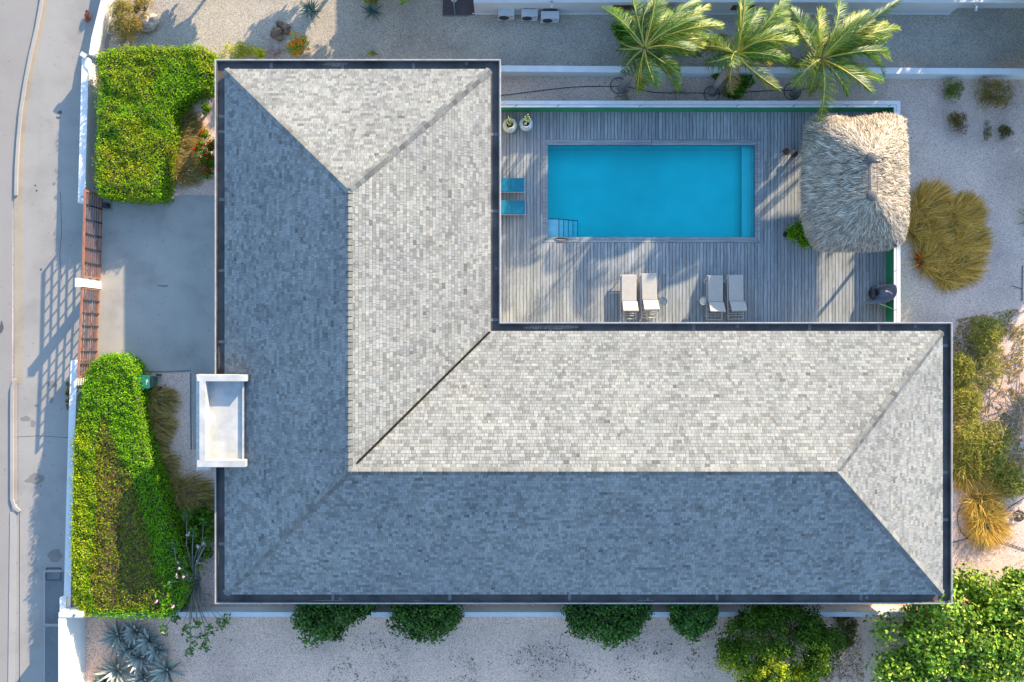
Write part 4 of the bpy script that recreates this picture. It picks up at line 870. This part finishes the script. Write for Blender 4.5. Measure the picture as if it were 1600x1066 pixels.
# palms
def palm(base, crown, zc, label, seed, n=46, L=3.0):
    g = np.random.default_rng(seed); c0 = P(*base); top = P(crown[0], crown[1], zc); root = empty("coconut_palm", c0, label, "palm tree", "wind blown palms behind the pool"); t = top - c0
    b = MB(); pts = []; rs = []
    for k in range(13):
        s = k/12; pts.append(Vector((t.x*s**.8, t.y*s**.8, zc*s))); rs.append((.21 if k == 0 else .16 - .05*s) + (.008 if k % 2 else 0))
    b.tube(pts, rs, 12); b.build("trunk", M_palmbark, root)
    V = []; Q = []; C = []; rach = MB(); Z = Vector((0, 0, 1)); wind = Vector((.9, .35, 0))
    for i in range(n):
        az = i*2.39996 + g.normal(0, .3); az = az + .85*math.sin(.55 - az); age = (i+.5)/n; el = 1.2 - 1.5*age + g.normal(0, .16); d = Vector((math.cos(az)*math.cos(el), math.sin(az)*math.cos(el), math.sin(el)))
        if math.sin(az)*.8 + math.cos(az)*.45 < -.35 and g.random() < .45: continue
        dot = d.x*.93 + d.y*.36; Lf = L*(.86 + .30*dot)*g.uniform(.72, 1.15); tw_ = g.normal(0, .03); sag_ = g.uniform(.06, .14); wv_ = g.uniform(.02, .06); p = t.copy() + d*.12; seg = 16; path = []; ds = []
        for k in range(seg+1):
            path.append(p.copy()); ds.append(d.copy()); d = (d + Vector((0, 0, -1))*sag_ + wind*wv_ + Vector((-d.y, d.x, 0))*tw_).normalized(); p = p + d*Lf/seg
        rach.tube([q for q in path[::2]], [.030*(1 - .85*k/(seg/2)) + .004 for k in range(seg//2 + 1)], 5, (.38, .36, .06) if g.random() < .6 else (.55, .36, .05))
        dead = age > .9 and g.random() < .7; tone = g.uniform(.75, 1.3); yel = g.random() < .4
        for k in range(62):
            s = .10 + .9*k/61; f = s*seg; i0 = min(int(f), seg-1); q = path[i0].lerp(path[i0+1], f - i0); dd = ds[i0]; sd_ = dd.cross(Z).normalized(); upv = sd_.cross(dd)
            lgust = .5 + .5*math.sin(k*.55 + i)
            ll = (.68*math.sin(math.pi*min(1, s*.80+.14))**.8 + .06)*g.uniform(.85, 1.12)*.98
            for sg in (-1, 1):
                ld = (sd_*sg*.72 + dd*(.70 + .5*s) + upv*.05 + wind*(.55 + .5*lgust) + Z*-.40 + Vector((g.normal(0, .15), g.normal(0, .15), g.normal(0, .12)))).normalized(); w = .020
                nrmv = ld.cross(sd_.cross(ld)).normalized(); ws = ld.cross(upv).normalized()*w*.5; a = q; m_ = q + ld*ll*.5 + Z*-.01; e = q + ld*ll*.93 + (Z*-.42 + wind*.16)*ll*.8
                b0 = len(V); V += [tuple(a - ws*.6), tuple(a + ws*.6), tuple(m_ + ws), tuple(m_ - ws), tuple(e + ws*.12), tuple(e - ws*.12)]; Q += [(b0, b0+1, b0+2, b0+3), (b0+3, b0+2, b0+4, b0+5)]
                r_ = g.random()
                if dead: cc = np.array((.40, .28, .16))
                elif yel and r_ < .35: cc = np.array((.42, .42, .05))
                else: cc = np.array((.045, .14, .02))*(1-r_) + np.array((.17, .29, .04))*r_
                cc = cc*tone*g.uniform(.85, 1.15); C += [cc, cc*1.1]
    fast_mesh("fronds", np.array(V), np.array(Q), np.clip(np.array(C), 0, .9), M_palm, root); rach.build("midribs", colmat("midrib", .5, .1), root)
    # dead sheaths, coconuts
    nb_ = 44; a = g.random(nb_)*6.28; base_ = np.array(t) + np.column_stack([np.cos(a)*.1, np.sin(a)*.1, g.uniform(-.25, 0, nb_)]); dd = np.column_stack([np.cos(a), np.sin(a), np.zeros(nb_)])
    fast_mesh("dead_sheaths", *blades(base_, dd, .2, g.uniform(.35, .85, nb_), .07, mixcol([(.35, .24, .16), (.5, .40, .30), (.26, .19, .15)], nb_), 4, 1.6), M_dry, root)
    for k in range(7):
        a = g.random()*6.28; q = t + Vector((math.cos(a)*.25, math.sin(a)*.25 - .1, -.28 - .1*g.random())); m = MB(); m.lathe([(.01, -.11), (.07, -.08), (.095, 0), (.07, .08), (.01, .11)], q, 10); m.build("coconut", plain("coconut_husk", (.50, .30, .05), .6, .2, 9), root, smooth=True)
palm((971, 140), (1008, 76), 2.9, "leftmost of the three wind blown palms behind the deck fence", 11)
palm((1112, 145), (1152, 84), 3.0, "middle palm of the three wind blown ones behind the deck fence", 25)
palm((1240, 148), (1284, 92), 3.1, "rightmost and fullest palm behind the deck fence, near the thatched roof", 37, 50, 3.2)

# trees standing just outside the picture that shade the gravel and the deck
def far_tree(px, py, h, r, lb): tree("shade_tree", px, py, (r*35, r*35), h*.35, h, lb, [(.06, .14, .02), (.09, .18, .03)], int(1500*r*r), .24, .6, None, "trees outside the picture", clumps=int(20*r), clr=(.2, .36))
far_tree(640, -75, 3.6, 1.9, "tall shade tree beyond the top edge, above the pale shrub"); far_tree(540, -95, 3.0, 1.7, "shade tree beyond the top edge, above the left green agave"); far_tree(330, -60, 2.0, 1.1, "smallest shade tree, beyond the top edge above the hedge")
far_tree(1730, 30, 4.2, 2.6, "widest shade tree, beyond the right edge level with the palms"); far_tree(1800, 170, 4.0, 2.4, "shade tree beyond the right edge, level with the thatched roof"); far_tree(1705, 300, 2.2, 1.3, "low shade tree beyond the right edge, behind the yucca"); far_tree(1690, -110, 4.6, 2.6, "shade tree beyond the top right corner"); far_tree(1860, -60, 5.2, 2.6, "shade tree far out past the top right corner"); far_tree(1765, 545, 2.9, 1.6, "shade tree beyond the right edge, level with the dead branches")

# ------------------------------------------------------------------ thatched palapa
def palapa():
    zc, ze = 3.75, 2.05; root = empty("thatched_shelter", P(1336, 286), "open shelter with a shaggy dry thatched roof at the right end of the pool deck", "thatched shelter"); o = root.location
    rim_px = [(1272, 180), (1300, 179), (1330, 186), (1352, 182), (1380, 178), (1400, 180), (1414, 186), (1418, 215), (1419, 260), (1420, 320), (1419, 350), (1412, 375), (1402, 386), (1375, 391), (1330, 393), (1290, 392), (1275, 385), (1262, 365), (1256, 340), (1253, 300), (1254, 260), (1257, 220), (1260, 195)]
    rim = [P(x, y, ze) - o for x, y in rim_px]; n = len(rim)
    def smooth_rim(t):
        f = t*n; i = int(f) % n; u_ = f - int(f); return rim[i].lerp(rim[(i+1) % n], u_)
    p0, p1 = P(1362, 243, zc) - o, P(1363, 308, zc) - o
    def peak(q): 
        t = np.clip((p0.y - q.y)/(p0.y - p1.y), 0, 1); t = max(0, min(1, (t-.5)*.9+.5)); return p0.lerp(p1, t)
    def surf(t, s):      # s 0 at ridge, 1 at rim
        q = smooth_rim(t); k = peak(q); p = k.lerp(q, s); sag = -.0 if abs(p.y) > 9 else 0; z = zc + (ze - zc)*(s**1.15); z -= 0
        return Vector((p.x, p.y, z + .10*math.sin(s*math.pi)))
    b = MB(); nt_, ns = 60, 8
    vs = [surf(i/nt_, j/ns) - Vector((0, 0, .10)) for j in range(ns+1) for i in range(nt_)] + [surf(i/nt_, .97) - Vector((0, 0, .32)) for i in range(nt_)]
    fs = [(j*nt_+i, j*nt_+(i+1) % nt_, (j+1)*nt_+(i+1) % nt_, (j+1)*nt_+i) for j in range(ns+1) for i in range(nt_)]
    b.mesh(vs, fs); b.build("thatch_base", plain("thatch_under", (.27, .23, .18), .95, .3, 12), root)
    N = 44000; t = rng.random(N); s = np.sqrt(rng.random(N)); V = np.zeros((N, 3)); D = np.zeros((N, 3))
    for i in range(N):
        ss = .03 + .95*s[i]; a = surf(t[i], ss - .02); c = surf(t[i], ss + .03); V[i] = a; D[i] = (c-a).normalized()
    tan = nrm(np.cross(D, [0, 0, 1.0])); cl = np.array([noise.noise((t[i]*95, s[i]*7, 0)) for i in range(N)]); D = nrm(D + tan*(cl[:, None]*.75 + rng.normal(0, .26, (N, 1))))
    V[:, 2] += rng.uniform(-.03, .075, N) + .04*cl; V += D*-.1
    ref = nrm(np.cross(D, tan)); ref[ref[:, 2] < 0] *= -1
    wdt = rng.uniform(.005, .013, (N, 1)); L = rng.uniform(.16, .42, (N, 1)); sv_ = nrm(np.cross(D, ref)); lift = rng.uniform(-.01, .06, (N, 1)); tip = V + D*L + ref*lift*1.2 - np.array([0, 0, 1])*.04; mid = V + D*L*.5 + ref*lift
    v = np.stack([V - sv_*wdt*.6, V + sv_*wdt*.6, mid + sv_*wdt, mid - sv_*wdt, tip + sv_*wdt*.2, tip - sv_*wdt*.2], 1).reshape(-1, 3); i6 = np.arange(N)[:, None]*6
    q = np.concatenate([i6 + np.array([0, 1, 2, 3]), i6 + np.array([3, 2, 4, 5])], 0)
    c = mixcol([(.38, .34, .29), (.52, .47, .40), (.20, .17, .14), (.66, .61, .53), (.44, .34, .23)], N, .22)*(1 + .45*cl[:, None]); c = np.clip(c, .02, .8)
    fast_mesh("thatch", v, q, np.concatenate([c, c], 0), M_thatch, root)
    # shaggy fringe
    N = 5200; t = rng.random(N); V = np.array([surf(x, .985) for x in t]); cen = np.array([peak(Vector(v_)) for v_ in V]); D = nrm((V-cen)*[1, 1, 0]); V[:, 2] += rng.uniform(-.26, .03, N)
    fast_mesh("thatch_fringe", *blades(V - D*.15, D, -.15, rng.uniform(.16, .33, N), rng.uniform(.012, .03, N), mixcol([(.42, .35, .25), (.52, .44, .32), (.34, .28, .2)], N, .2), 3, .8), M_thatch, root)
    for (px, py) in ((1362, 246), (1363, 306)):
        q = P(px, py, zc+.12) - o; m = MB(); m.lathe([(.20, -.12), (.22, -.04), (.17, .04), (.05, .07)], q, 12); m.build("ridge_cap", plain("grey_cap", (.085, .08, .08), .8, .2, 8), root)
    m = MB()
    for sx_ in (-.17, .17): m.tube([p0 + Vector((sx_, -.1, .08)), p1 + Vector((sx_, .1, .08))], .012, 5)
    m.build("ridge_wire", M_dark, root)
    for (px, py) in ((1276, 205), (1395, 205), (1276, 368), (1390, 368)):
        q = P(px, py, 1.2) - o; m = MB(); m.tube([(q.x, q.y, DZ), (q.x, q.y, 1.2), (q.x*.97, q.y*.97, 2.15)], [.08, .075, .07], 10); m.build("post", M_bark, root)
    m = MB(); c4 = [P(x, y, 1.2) - o for x, y in ((1276, 205), (1395, 205), (1390, 368), (1276, 368))]
    for i in range(4): a, c = c4[i], c4[(i+1) % 4]; m.tube([(a.x, a.y, 2.0), (c.x, c.y, 2.0)], .06, 8)
    m.build("beam", M_bark, root)
palapa()

# ------------------------------------------------------------------ deck furniture
def lounger_white():
    r = empty("sun_lounger", (0, 0, DZ), "x", "sun lounger", "cream sun loungers on the lower deck"); w = .33
    # y runs along the lounger, head end towards -y
    f = MB(); 
    for s in (-1, 1): f.tube([(s*(w+.01)-.02, .95, .30), (s*(w+.01)-.02, -1.02, .30)], .02, 6)
    for y in (.93, .1, -.55, -.75, -.85, -1.0): f.tube([(-w-.03, y, .30), (w-.01, y, .30)], .016, 6)
    f.build("frame", M_frame, r)
    for s in (-1, 1):
        for y in (.78, -.88): m = MB(); m.tube([(s*w, y, .3), (s*w-.02, y + .06, 0)], [.022, .018], 6); m.build("leg", M_frame, r)
    m = MB(); m.tube([(-w-.02, .85, .30), (-w-.14, .70, .16), (-w-.12, .62, .30)], .022, 6); m.build("handle", M_frame, r)
    m = MB(); m.obox((0, .36, .36), w*2, 1.17, .075); c = m.build("seat_cushion", M_cush, r); bv = c.modifiers.new("soft", 'BEVEL'); bv.width = .025; bv.segments = 3
    m = MB(); m.obox((.035, -.46, .57), w*2+.01, .56, .08, 0, tilt=R(-40)); c = m.build("back_cushion", M_cush, r); bv = c.modifiers.new("soft", 'BEVEL'); bv.width = .025; bv.segments = 3
    m = MB(); m.tube([(-.1, -.66, .32), (-.04, -.68, .68)], .014, 5); m.tube([(.2, -.66, .32), (.12, -.68, .68)], .014, 5); m.build("back_prop", M_frame, r)
    return r
proto = lounger_white()
# as seen from above the long cushion lies up the picture and the raised back towards the house
for i, (px, py, dx, lb) in enumerate(((982.5, 463, 0, "cream sun lounger at the far left of the four, in full sun"), (1014.5, 461, 0, "cream sun lounger beside the sunlit round side table, second from the left"), (1117.5, 464, 0, "cream sun lounger just right of the shaded side table, third from the left"), (1150, 463, 0, "rightmost cream sun lounger, wholly in the shade"))):
    o = proto if i == 0 else copy_tree(proto); c = P(px, py, DZ+.35); o.location = (c.x, c.y, DZ); o["label"] = lb; o.rotation_euler = (0, 0, R((0, 1.5, -1, 1)[i]))
def lounger_blue():
    r = empty("turquoise_lounger", (0, 0, DZ), "x", "sun lounger", "turquoise sun loungers beside the house")
    f = MB(); f.box(-.95, .97, -.31, -.27, .24, .29); f.box(-.95, .97, .27, .31, .24, .29); f.box(.93, .97, -.27, .27, .24, .29); f.box(-.95, -.91, -.27, .27, .24, .29); f.build("frame", M_ac, r)
    for sx_ in (-.85, .85):
        for s in (-1, 1): m = MB(); m.tube([(sx_, s*.27, .26), (sx_, s*.27, 0)], .022, 6); m.build("leg", M_ac, r)
    m = MB(); m.obox((0, .02, .33), 1.88, .60, .07); c = m.build("cushion", M_blue, r); bv = c.modifiers.new("soft", 'BEVEL'); bv.width = .02; bv.segments = 3
    for x in (.35, -.3): m = MB(); m.box(x-.004, x+.004, -.27, .31, .366, .369); m.build("seam", M_dark, r)
    return r
bl = lounger_blue()
for i, (px, py, lb) in enumerate(((784, 290, "turquoise lounger nearer the potted cactuses, half under the roof edge"), (785.5, 325, "turquoise lounger nearer the pool steps, half under the roof edge"))):
    o = bl if i == 0 else copy_tree(bl); c = P(px, py, DZ+.3); o.location = (c.x+.05, c.y, DZ); o["label"] = lb
def table(px, py, lb, rz):
    c = P(px, py, DZ+.4); r = empty("side_table", (c.x, c.y, DZ), lb, "side table", "small round side tables between the loungers", rz)
    m = MB(); m.lathe([(.0, .40), (.18, .40), (.19, .42), (.18, .43), (.165, .415), (.0, .413)], (0, 0, 0), 24); m.build("tray", M_tin, r)
    for k in range(3): a = k*2.094; m = MB(); m.tube([(math.cos(a)*.15, math.sin(a)*.15, .40), (math.cos(a)*.17, math.sin(a)*.17, 0)], .012, 6); m.build("leg", M_metal, r)
table(1036, 471, "round pale blue side table standing in the sun beside the second lounger", 0); table(1099.5, 470.5, "round pale blue side table in the shade left of the third lounger", 1)
def pot(px, py, lb, mat, ridges):
    c = P(px, py, DZ+.3); r = empty("plant_pot", (c.x, c.y, DZ), lb, "plant pot", "round glazed pots in the corner of the deck")
    prof = [(.15, 0), (.24, .08), (.30, .22), (.31, .30), (.27, .42), (.20, .49), (.16, .50), (.15, .46), (.13, .42)]
    m = MB(); m.lathe(prof, (0, 0, 0), 24); m.build("vase", mat, r, smooth=True)
    m = MB(); m.lathe([(.145, .43), (.02, .45)], (0, 0, 0), 16); m.build("soil", M_soil, r)
    if ridges:
        for z, rr in ((.2, .305), (.32, .315), (.42, .28)): m = MB(); m.lathe([(rr-.01, z-.01), (rr+.005, z), (rr-.01, z+.01)], (0, 0, 0), 24); m.build("band", M_glaze, r)
    else: m = MB(); m.lathe([(.01, .44), (.06, .47), (.05, .54), (.01, .57)], (-.04, -.03, 0), 10); m.build("pebble", M_ac, r, smooth=True)
    return r
p1 = pot(796.5, 196, "banded yellow green round pot with a branching cactus, nearest the house", M_glaze2, True)
p2 = pot(822, 194, "smooth pale round pot with a leafy cactus and a white stone", M_glaze, False)
M_cact = plain("cactus_skin", (.26, .30, .10), .6, .2, 12)
c = p1.location; q = empty("cactus", (c.x, c.y, DZ+.44), "knobbly branching cactus growing in the banded pot", "cactus"); m = MB()
for (a, L, h) in ((1.8, .28, .3), (.6, .24, .25), (3.0, .12, .2), (4.3, .1, .22), (5.2, .08, .28), (1.2, .12, .35), (2.5, .2, .2)): m.tube([(0, 0, 0), (math.cos(a)*L*.6, math.sin(a)*L*.6, h*.5), (math.cos(a)*L, math.sin(a)*L, h)], [.04, .035, .02], 7)
m.build("stems", M_cact, q, smooth=True)
c = p2.location; q = empty("cactus", (c.x, c.y, DZ+.44), "leafy yellowish cactus growing in the smooth pale pot", "cactus"); m = MB()
for k in range(14): a = k*2.4; rr = .05 + .01*k; x, y = .03 + math.cos(a)*rr*.7, .14 + math.sin(a)*rr; m.lathe([(.01, -.06), (.045, -.02), (.04, .03), (.005, .06)], (x, y, .2 + .006*k), 7)
m.tube([(0, .02, 0), (.02, .1, .16)], .03, 7); m.build("pads", M_cact, q, smooth=True)
c = P(1229, 366, .3); r = empty("potted_plant", (c.x, c.y, DZ), "leafy green plant in a black pot beside the left edge of the thatched roof", "potted plant"); m = MB(); m.lathe([(.12, 0), (.16, .3), (.17, .32), (.15, .3), (.02, .28)], (0, 0, 0), 16); m.build("pot", M_dark, r)
N = 1500; a = rng.random(N)*6.28; rr = np.sqrt(rng.random(N)); k5 = rng.integers(0, 9, N); ca_ = rng.uniform(-.5, .75, 9)[k5]; cb_ = rng.uniform(-.6, .5, 9)[k5]; pp = np.column_stack([.35 + ca_*.5 + rng.normal(0, .11, N), -.05 + cb_*.75 + rng.normal(0, .12, N), .35 + .3*rng.random(N) + .2*rr]); fast_mesh("foliage", *leaves(pp, np.tile([0, 0, 1.], (N, 1)), .15, .06, mixcol([(.06, .17, .02), (.10, .24, .02), (.16, .28, .03)], N), flat=.6), M_leaf, r)
m = MB()
for k in range(10): m.tube([(0, 0, .3), (.2, -.03, .45), (.45 + rng.normal(0, .2), -.08 + rng.normal(0, .25), .7)], [.015, .012, .006], 5)
m.build("stems", M_bark, r)
# curved grey shell chair with a folded dark parasol foot
c = P(1376, 460, .5); r = empty("shell_chair", (c.x, c.y, DZ), "curved grey shell chair standing against the green fence", "chair"); m = MB(); V = []; nu, nv = 14, 6
rimp = [(1345, 474.5, .35), (1360, 474.5, .5), (1375, 474, .75), (1388, 472, 1.0), (1397, 467.5, 1.15), (1402.5, 458, 1.2), (1401.5, 449, 1.2), (1399, 443.5, 1.15), (1390, 444.5, .95), (1378, 446.5, .75), (1366.5, 449.5, .6)]
inn_ = [(1346, 474, .33), (1362, 471, .38), (1375, 467, .42), (1384, 466, .5), (1389, 464, .58), (1391, 459, .6), (1391, 454, .6), (1388, 450, .56), (1382, 450, .5), (1374, 450, .48), (1366.8, 451, .5)]
bot = [(1347, 473.5, .3), (1364, 467, .30), (1367, 464, .30), (1369, 462, .30), (1371, 461, .30), (1372, 459, .30), (1372, 457, .30), (1371, 455, .30), (1370, 454, .30), (1368, 453, .32), (1367, 452, .36)]
o0 = Vector((c.x, c.y, DZ))
rows = [[P(*q) - o0 for q in rr] for rr in (rimp, inn_, bot)]; n_ = len(rimp)
vs = [v_ for row in rows for v_ in row]; fs = [(j*n_+i, j*n_+i+1, (j+1)*n_+i+1, (j+1)*n_+i) for j in range(2) for i in range(n_-1)]
m.mesh(vs, fs); sc = m.build("shell", M_grey, r, smooth=True); md = sc.modifiers.new("thick", 'SOLIDIFY'); md.thickness = .03; md = sc.modifiers.new("smooth", 'SUBSURF'); md.levels = 2; md.render_levels = 2
m = MB(); q = P(1362, 458, .3) - o0; m.obox((q.x+.02, q.y, .28), .16, .55, .22); cu = m.build("seat_pad", M_dark, r); bv = cu.modifiers.new("soft", 'BEVEL'); bv.width = .05; bv.segments = 3
m = MB(); a = P(1372, 474, .6) - o0; e = P(1398, 485, .6) - o0; m.tube([(a.x, a.y, .55), (e.x, e.y, .62)], .022, 6); m.build("arm", plain("pale_green_tube", (.25, .55, .25), .5), r)
m = MB(); a = P(1384, 455, .95) - o0; m.tube([(a.x, a.y, .8), (a.x+.15, a.y-.03, .86), (a.x+.28, a.y-.14, .86)], .03, 6); m.build("strap", M_ac, r)
m = MB(); m.lathe([(.32, 0), (.32, .03), (.06, .05), (.05, .28)], (q.x+.25, q.y, 0), 20); m.build("base", M_dark, r)
for (px, py, w_, h_, lb) in ((1229, 237, .17, .45, "tall dark brown stool in the shade left of the thatched roof"), (1241, 240, .18, .3, "low black stool next to the brown one under the edge of the thatch")):
    c = P(px, py, DZ+h_); r = empty("stool", (c.x, c.y, DZ), lb, "stool"); m = MB(); m.lathe([(w_*.5, h_-.04), (w_*.9, h_-.03), (w_*.9, h_), (0, h_)], (0, 0, 0), 14); m.build("seat", plain("stool_wood", (.05, .03, .025), .6), r)
    for k in range(3): a = k*2.1; m = MB(); m.tube([(math.cos(a)*w_*.5, math.sin(a)*w_*.5, h_-.03), (math.cos(a)*w_*.8, math.sin(a)*w_*.8, 0)], .014, 6); m.build("leg", M_dark, r)
c = P(876, 373.5, DZ+.02); r = empty("fallen_palm_sheath", (c.x, c.y, DZ), "dark boat shaped palm sheath lying on the coping by the pool steps", "palm leaf"); m = MB()
m.mesh([(-.33, 0, .01), (-.1, .07, .05), (.15, .06, .05), (.36, -.02, .01), (.15, -.08, .05), (-.1, -.07, .05), (0, 0, .01)], [(0, 6, 1), (1, 6, 2), (2, 6, 3), (3, 6, 4), (4, 6, 5), (5, 6, 0)]); m.build("sheath", plain("dry_sheath", (.13, .085, .06), .7), r)

# ------------------------------------------------------------------ front garden things
c = P(224, 597, .9); r = empty("wheelie_bin", (c.x, c.y, 0), "green wheeled refuse bin between the lower hedge and the gravel bed", "bin")
m = MB(); vs = [(-.26, -.2, 0), (.22, -.2, 0), (.22, .2, 0), (-.26, .2, 0), (-.32, -.27, .9), (.26, -.27, .9), (.26, .27, .9), (-.32, .27, .9)]; m.mesh(vs, [(3,2,1,0), (4,5,6,7), (0,1,5,4), (1,2,6,5), (2,3,7,6), (3,0,4,7)]); m.build("body", M_bin, r)
m = MB(); m.obox((-.03, 0, .93), .62, .58, .05); m.obox((-.1, 0, .965), .34, .40, .03); ld = m.build("lid", M_bin, r); bv = ld.modifiers.new("soft", 'BEVEL'); bv.width = .02; bv.segments = 2
m = MB(); m.tube([(.28, .22, .92), (.40, .22, .92), (.40, -.22, .92), (.28, -.22, .92)], .02, 6); m.build("handle", M_dark, r)
for s in (-1, 1): m = MB(); m.tube([(.33, s*.24, .12), (.33, s*.31, .12)], .12, 14); m.build("wheel", M_dark, r)
m = MB(); m.box(.14, .17, -.12, .12, .956, .960); m.box(.20, .23, -.02, .12, .956, .960); m.box(.17, .20, .02, .05, .956, .960); m.build("number_decal", M_ac, r)
def rock(px, py, lb, parts, mat, cat="boulder"):
    c = P(px, py); r = empty("boulder", c, lb, cat)
    for k, (x, y, z, rr, sq) in enumerate(parts):
        m = MB(); vs = []; fs = []; nu, nv = 12, 7
        for j in range(nv+1):
            for i in range(nu):
                th = math.pi*j/nv; ph = 2*math.pi*i/nu; d = Vector((math.sin(th)*math.cos(ph), math.sin(th)*math.sin(ph), math.cos(th))); f = 1 + .35*noise.noise(d*1.6 + Vector((px, k*3, py))); vs.append(Vector((x, y, z)) + Vector((d.x*sq, d.y, d.z*.7))*rr*f)
        for j in range(nv):
            for i in range(nu): fs.append((j*nu+i, (j+1)*nu+i, (j+1)*nu+(i+1) % nu, j*nu+(i+1) % nu))
        m.mesh(vs, fs); m.build("stone", mat, r)
rock(235, 38, "pale sandstone boulder beside the wispy bush at the top left", [(0, 0, .15, .38, 1.15), (.2, .12, .2, .26, 1), (-.15, .12, .2, .22, 1.2)], M_rock)
rock(438, 50, "heap of dark brown lumpy stones near the orange flowered shrub", [(-.1, -.05, .12, .24, 1), (0, -.3, .1, .16, 1), (.1, .25, .1, .16, 1.2), (.28, .15, .12, .17, 1.3), (-.05, .35, .1, .13, 1), (.3, -.02, .1, .14, 1), (-.25, -.1, .08, .2, 1)], M_darkrock, "stones")
b = MB(); b.lathe([(.26, 0), (.26, .012), (.02, .014)], (0, 0, 0), 20); o = b.build("planting_pit", M_soil); o.location = P(1592, 806); tag(o, "round dark planting pit with a dead plant at the right edge", "planting pit")

# irrigation hose, one continuous black line each
def hose(pts, lb, rad=.015):
    m = MB(); w = [P(x, y, .03) for x, y in pts]; o = []
    for i in range(len(w)-1):
        for k in range(4):
            t = k/4; p = [w[max(i-1, 0)], w[i], w[i+1], w[min(i+2, len(w)-1)]]
            o.append(.5*((2*p[1]) + (p[2]-p[0])*t + (2*p[0]-5*p[1]+4*p[2]-p[3])*t*t + (3*p[1]-p[0]-3*p[2]+p[3])*t**3))
    o.append(w[-1]); m.tube(o, rad, 6); return tag(m.build("irrigation_hose", M_hose), lb, "hose")
hose([(740, 152), (785, 149), (850, 141), (900, 136), (950, 135), (978, 136), (1000, 140), (1028, 145), (1070, 145), (1112, 146), (1150, 145), (1200, 142), (1240, 141), (1285, 136)], "long black irrigation hose on the gravel behind the deck fence")
hose([(1488, 848), (1510, 842), (1535, 840), (1560, 845), (1600, 858), (1660, 880)], "black irrigation hose crossing the gravel below the golden grasses")
hose([(1600, 778), (1575, 795), (1560, 810), (1545, 815)], "short black hose leading to the planting pit on the right")
hose([(300, 800), (288, 770), (262, 700), (258, 660), (258, 600)], "thin black hose running down between the grasses of the lower bed", .014)
def ring(px, py, rpx, lb, a0=0, a1=360):
    hose([(px + rpx*math.cos(R(a)), py + rpx*math.sin(R(a))) for a in range(a0, a1+1, 24)], lb)
ring(966, 134, 12, "black hose ring round the foot of the left palm"); ring(1112, 147, 12, "black hose ring round the foot of the middle palm"); ring(1238, 143, 13, "black hose ring round the foot of the right palm")
ring(1536, 810, 40, "half ring of black hose round the two ringed golden grasses", 120, 240)
m = MB(); a = P(1597, 415, .0); m.tube([(a.x, a.y, .02), (a.x-.02, a.y-1.6, .03)], .02, 5); m.tube([(a.x-.03, a.y-1.05, .03), (a.x-.5, a.y-.9, .05)], .015, 5); tag(m.build("fallen_branch", M_dark), "thin dark forked stick lying on the gravel at the right edge", "stick")

# weeds and litter that nobody could count
def scatter(name, poly, dens, cols, sz, mat=M_dry, clump=1.0):
    p = sample_poly([tuple(P(x, y)[:2]) for x, y in poly], dens); f = fnoise(p, .9, 21) + .6*fnoise(p, 3.1, 5); p = p[f > .12*clump]; N = len(p); z = np.full(N, .025)
    o = fast_mesh(name, *leaves(np.column_stack([p, z]), np.tile([0, 0, 1.], (N, 1)), rng.uniform(.5, 1.4, N)*sz, rng.uniform(.3, .8, N)*sz*.6, mixcol(cols, N, .2), flat=.5), mat); return tag(o, kind='stuff')
scatter("plot_weeds", [(560, 985), (1110, 985), (1140, 1066), (1240, 1100), (480, 1100)], 60, [(.13, .09, .05), (.10, .10, .03), (.05, .04, .03)], .085)
scatter("plot_weeds", [(130, 975), (170, 975), (170, 1066), (130, 1066)], 60, [(.10, .08, .05), (.08, .09, .03)], .06, clump=.3)
scatter("leaf_litter", [(1300, 985), (1345, 985), (1350, 1066), (1240, 1066)], 260, [(.30, .17, .09), (.16, .08, .05), (.45, .36, .26)], .09, clump=-3)
scatter("leaf_litter", [(1490, 500), (1600, 480), (1600, 740), (1490, 740)], 420, [(.34, .27, .17), (.20, .15, .09), (.28, .33, .09), (.45, .37, .25)], .10, clump=-1)
scatter("leaf_litter", [(1490, 740), (1600, 740), (1600, 900), (1490, 900)], 60, [(.30, .22, .13), (.16, .11, .07)], .07, clump=.3)
scatter("leaf_litter", [(1410, 130), (1600, 130), (1600, 480), (1410, 480)], 9, [(.12, .09, .07), (.2, .14, .1)], .06, clump=.5)
scatter("leaf_litter", [(250, 0), (690, 0), (690, 92), (250, 92)], 10, [(.14, .11, .07), (.07, .06, .05)], .06, clump=.5)
scatter("leaf_litter", [(1400, 430), (1500, 430), (1500, 500), (1420, 500)], 10, [(.08, .07, .06), (.14, .1, .07)], .05, clump=.5)
scatter("leaf_litter", [(270, 780), (335, 780), (335, 950), (290, 950)], 60, [(.16, .1, .07), (.08, .06, .04)], .07, clump=-1)
scatter("leaf_litter", [(940, 118), (1300, 118), (1300, 158), (940, 158)], 30, [(.12, .09, .07), (.07, .05, .04)], .06, clump=0)
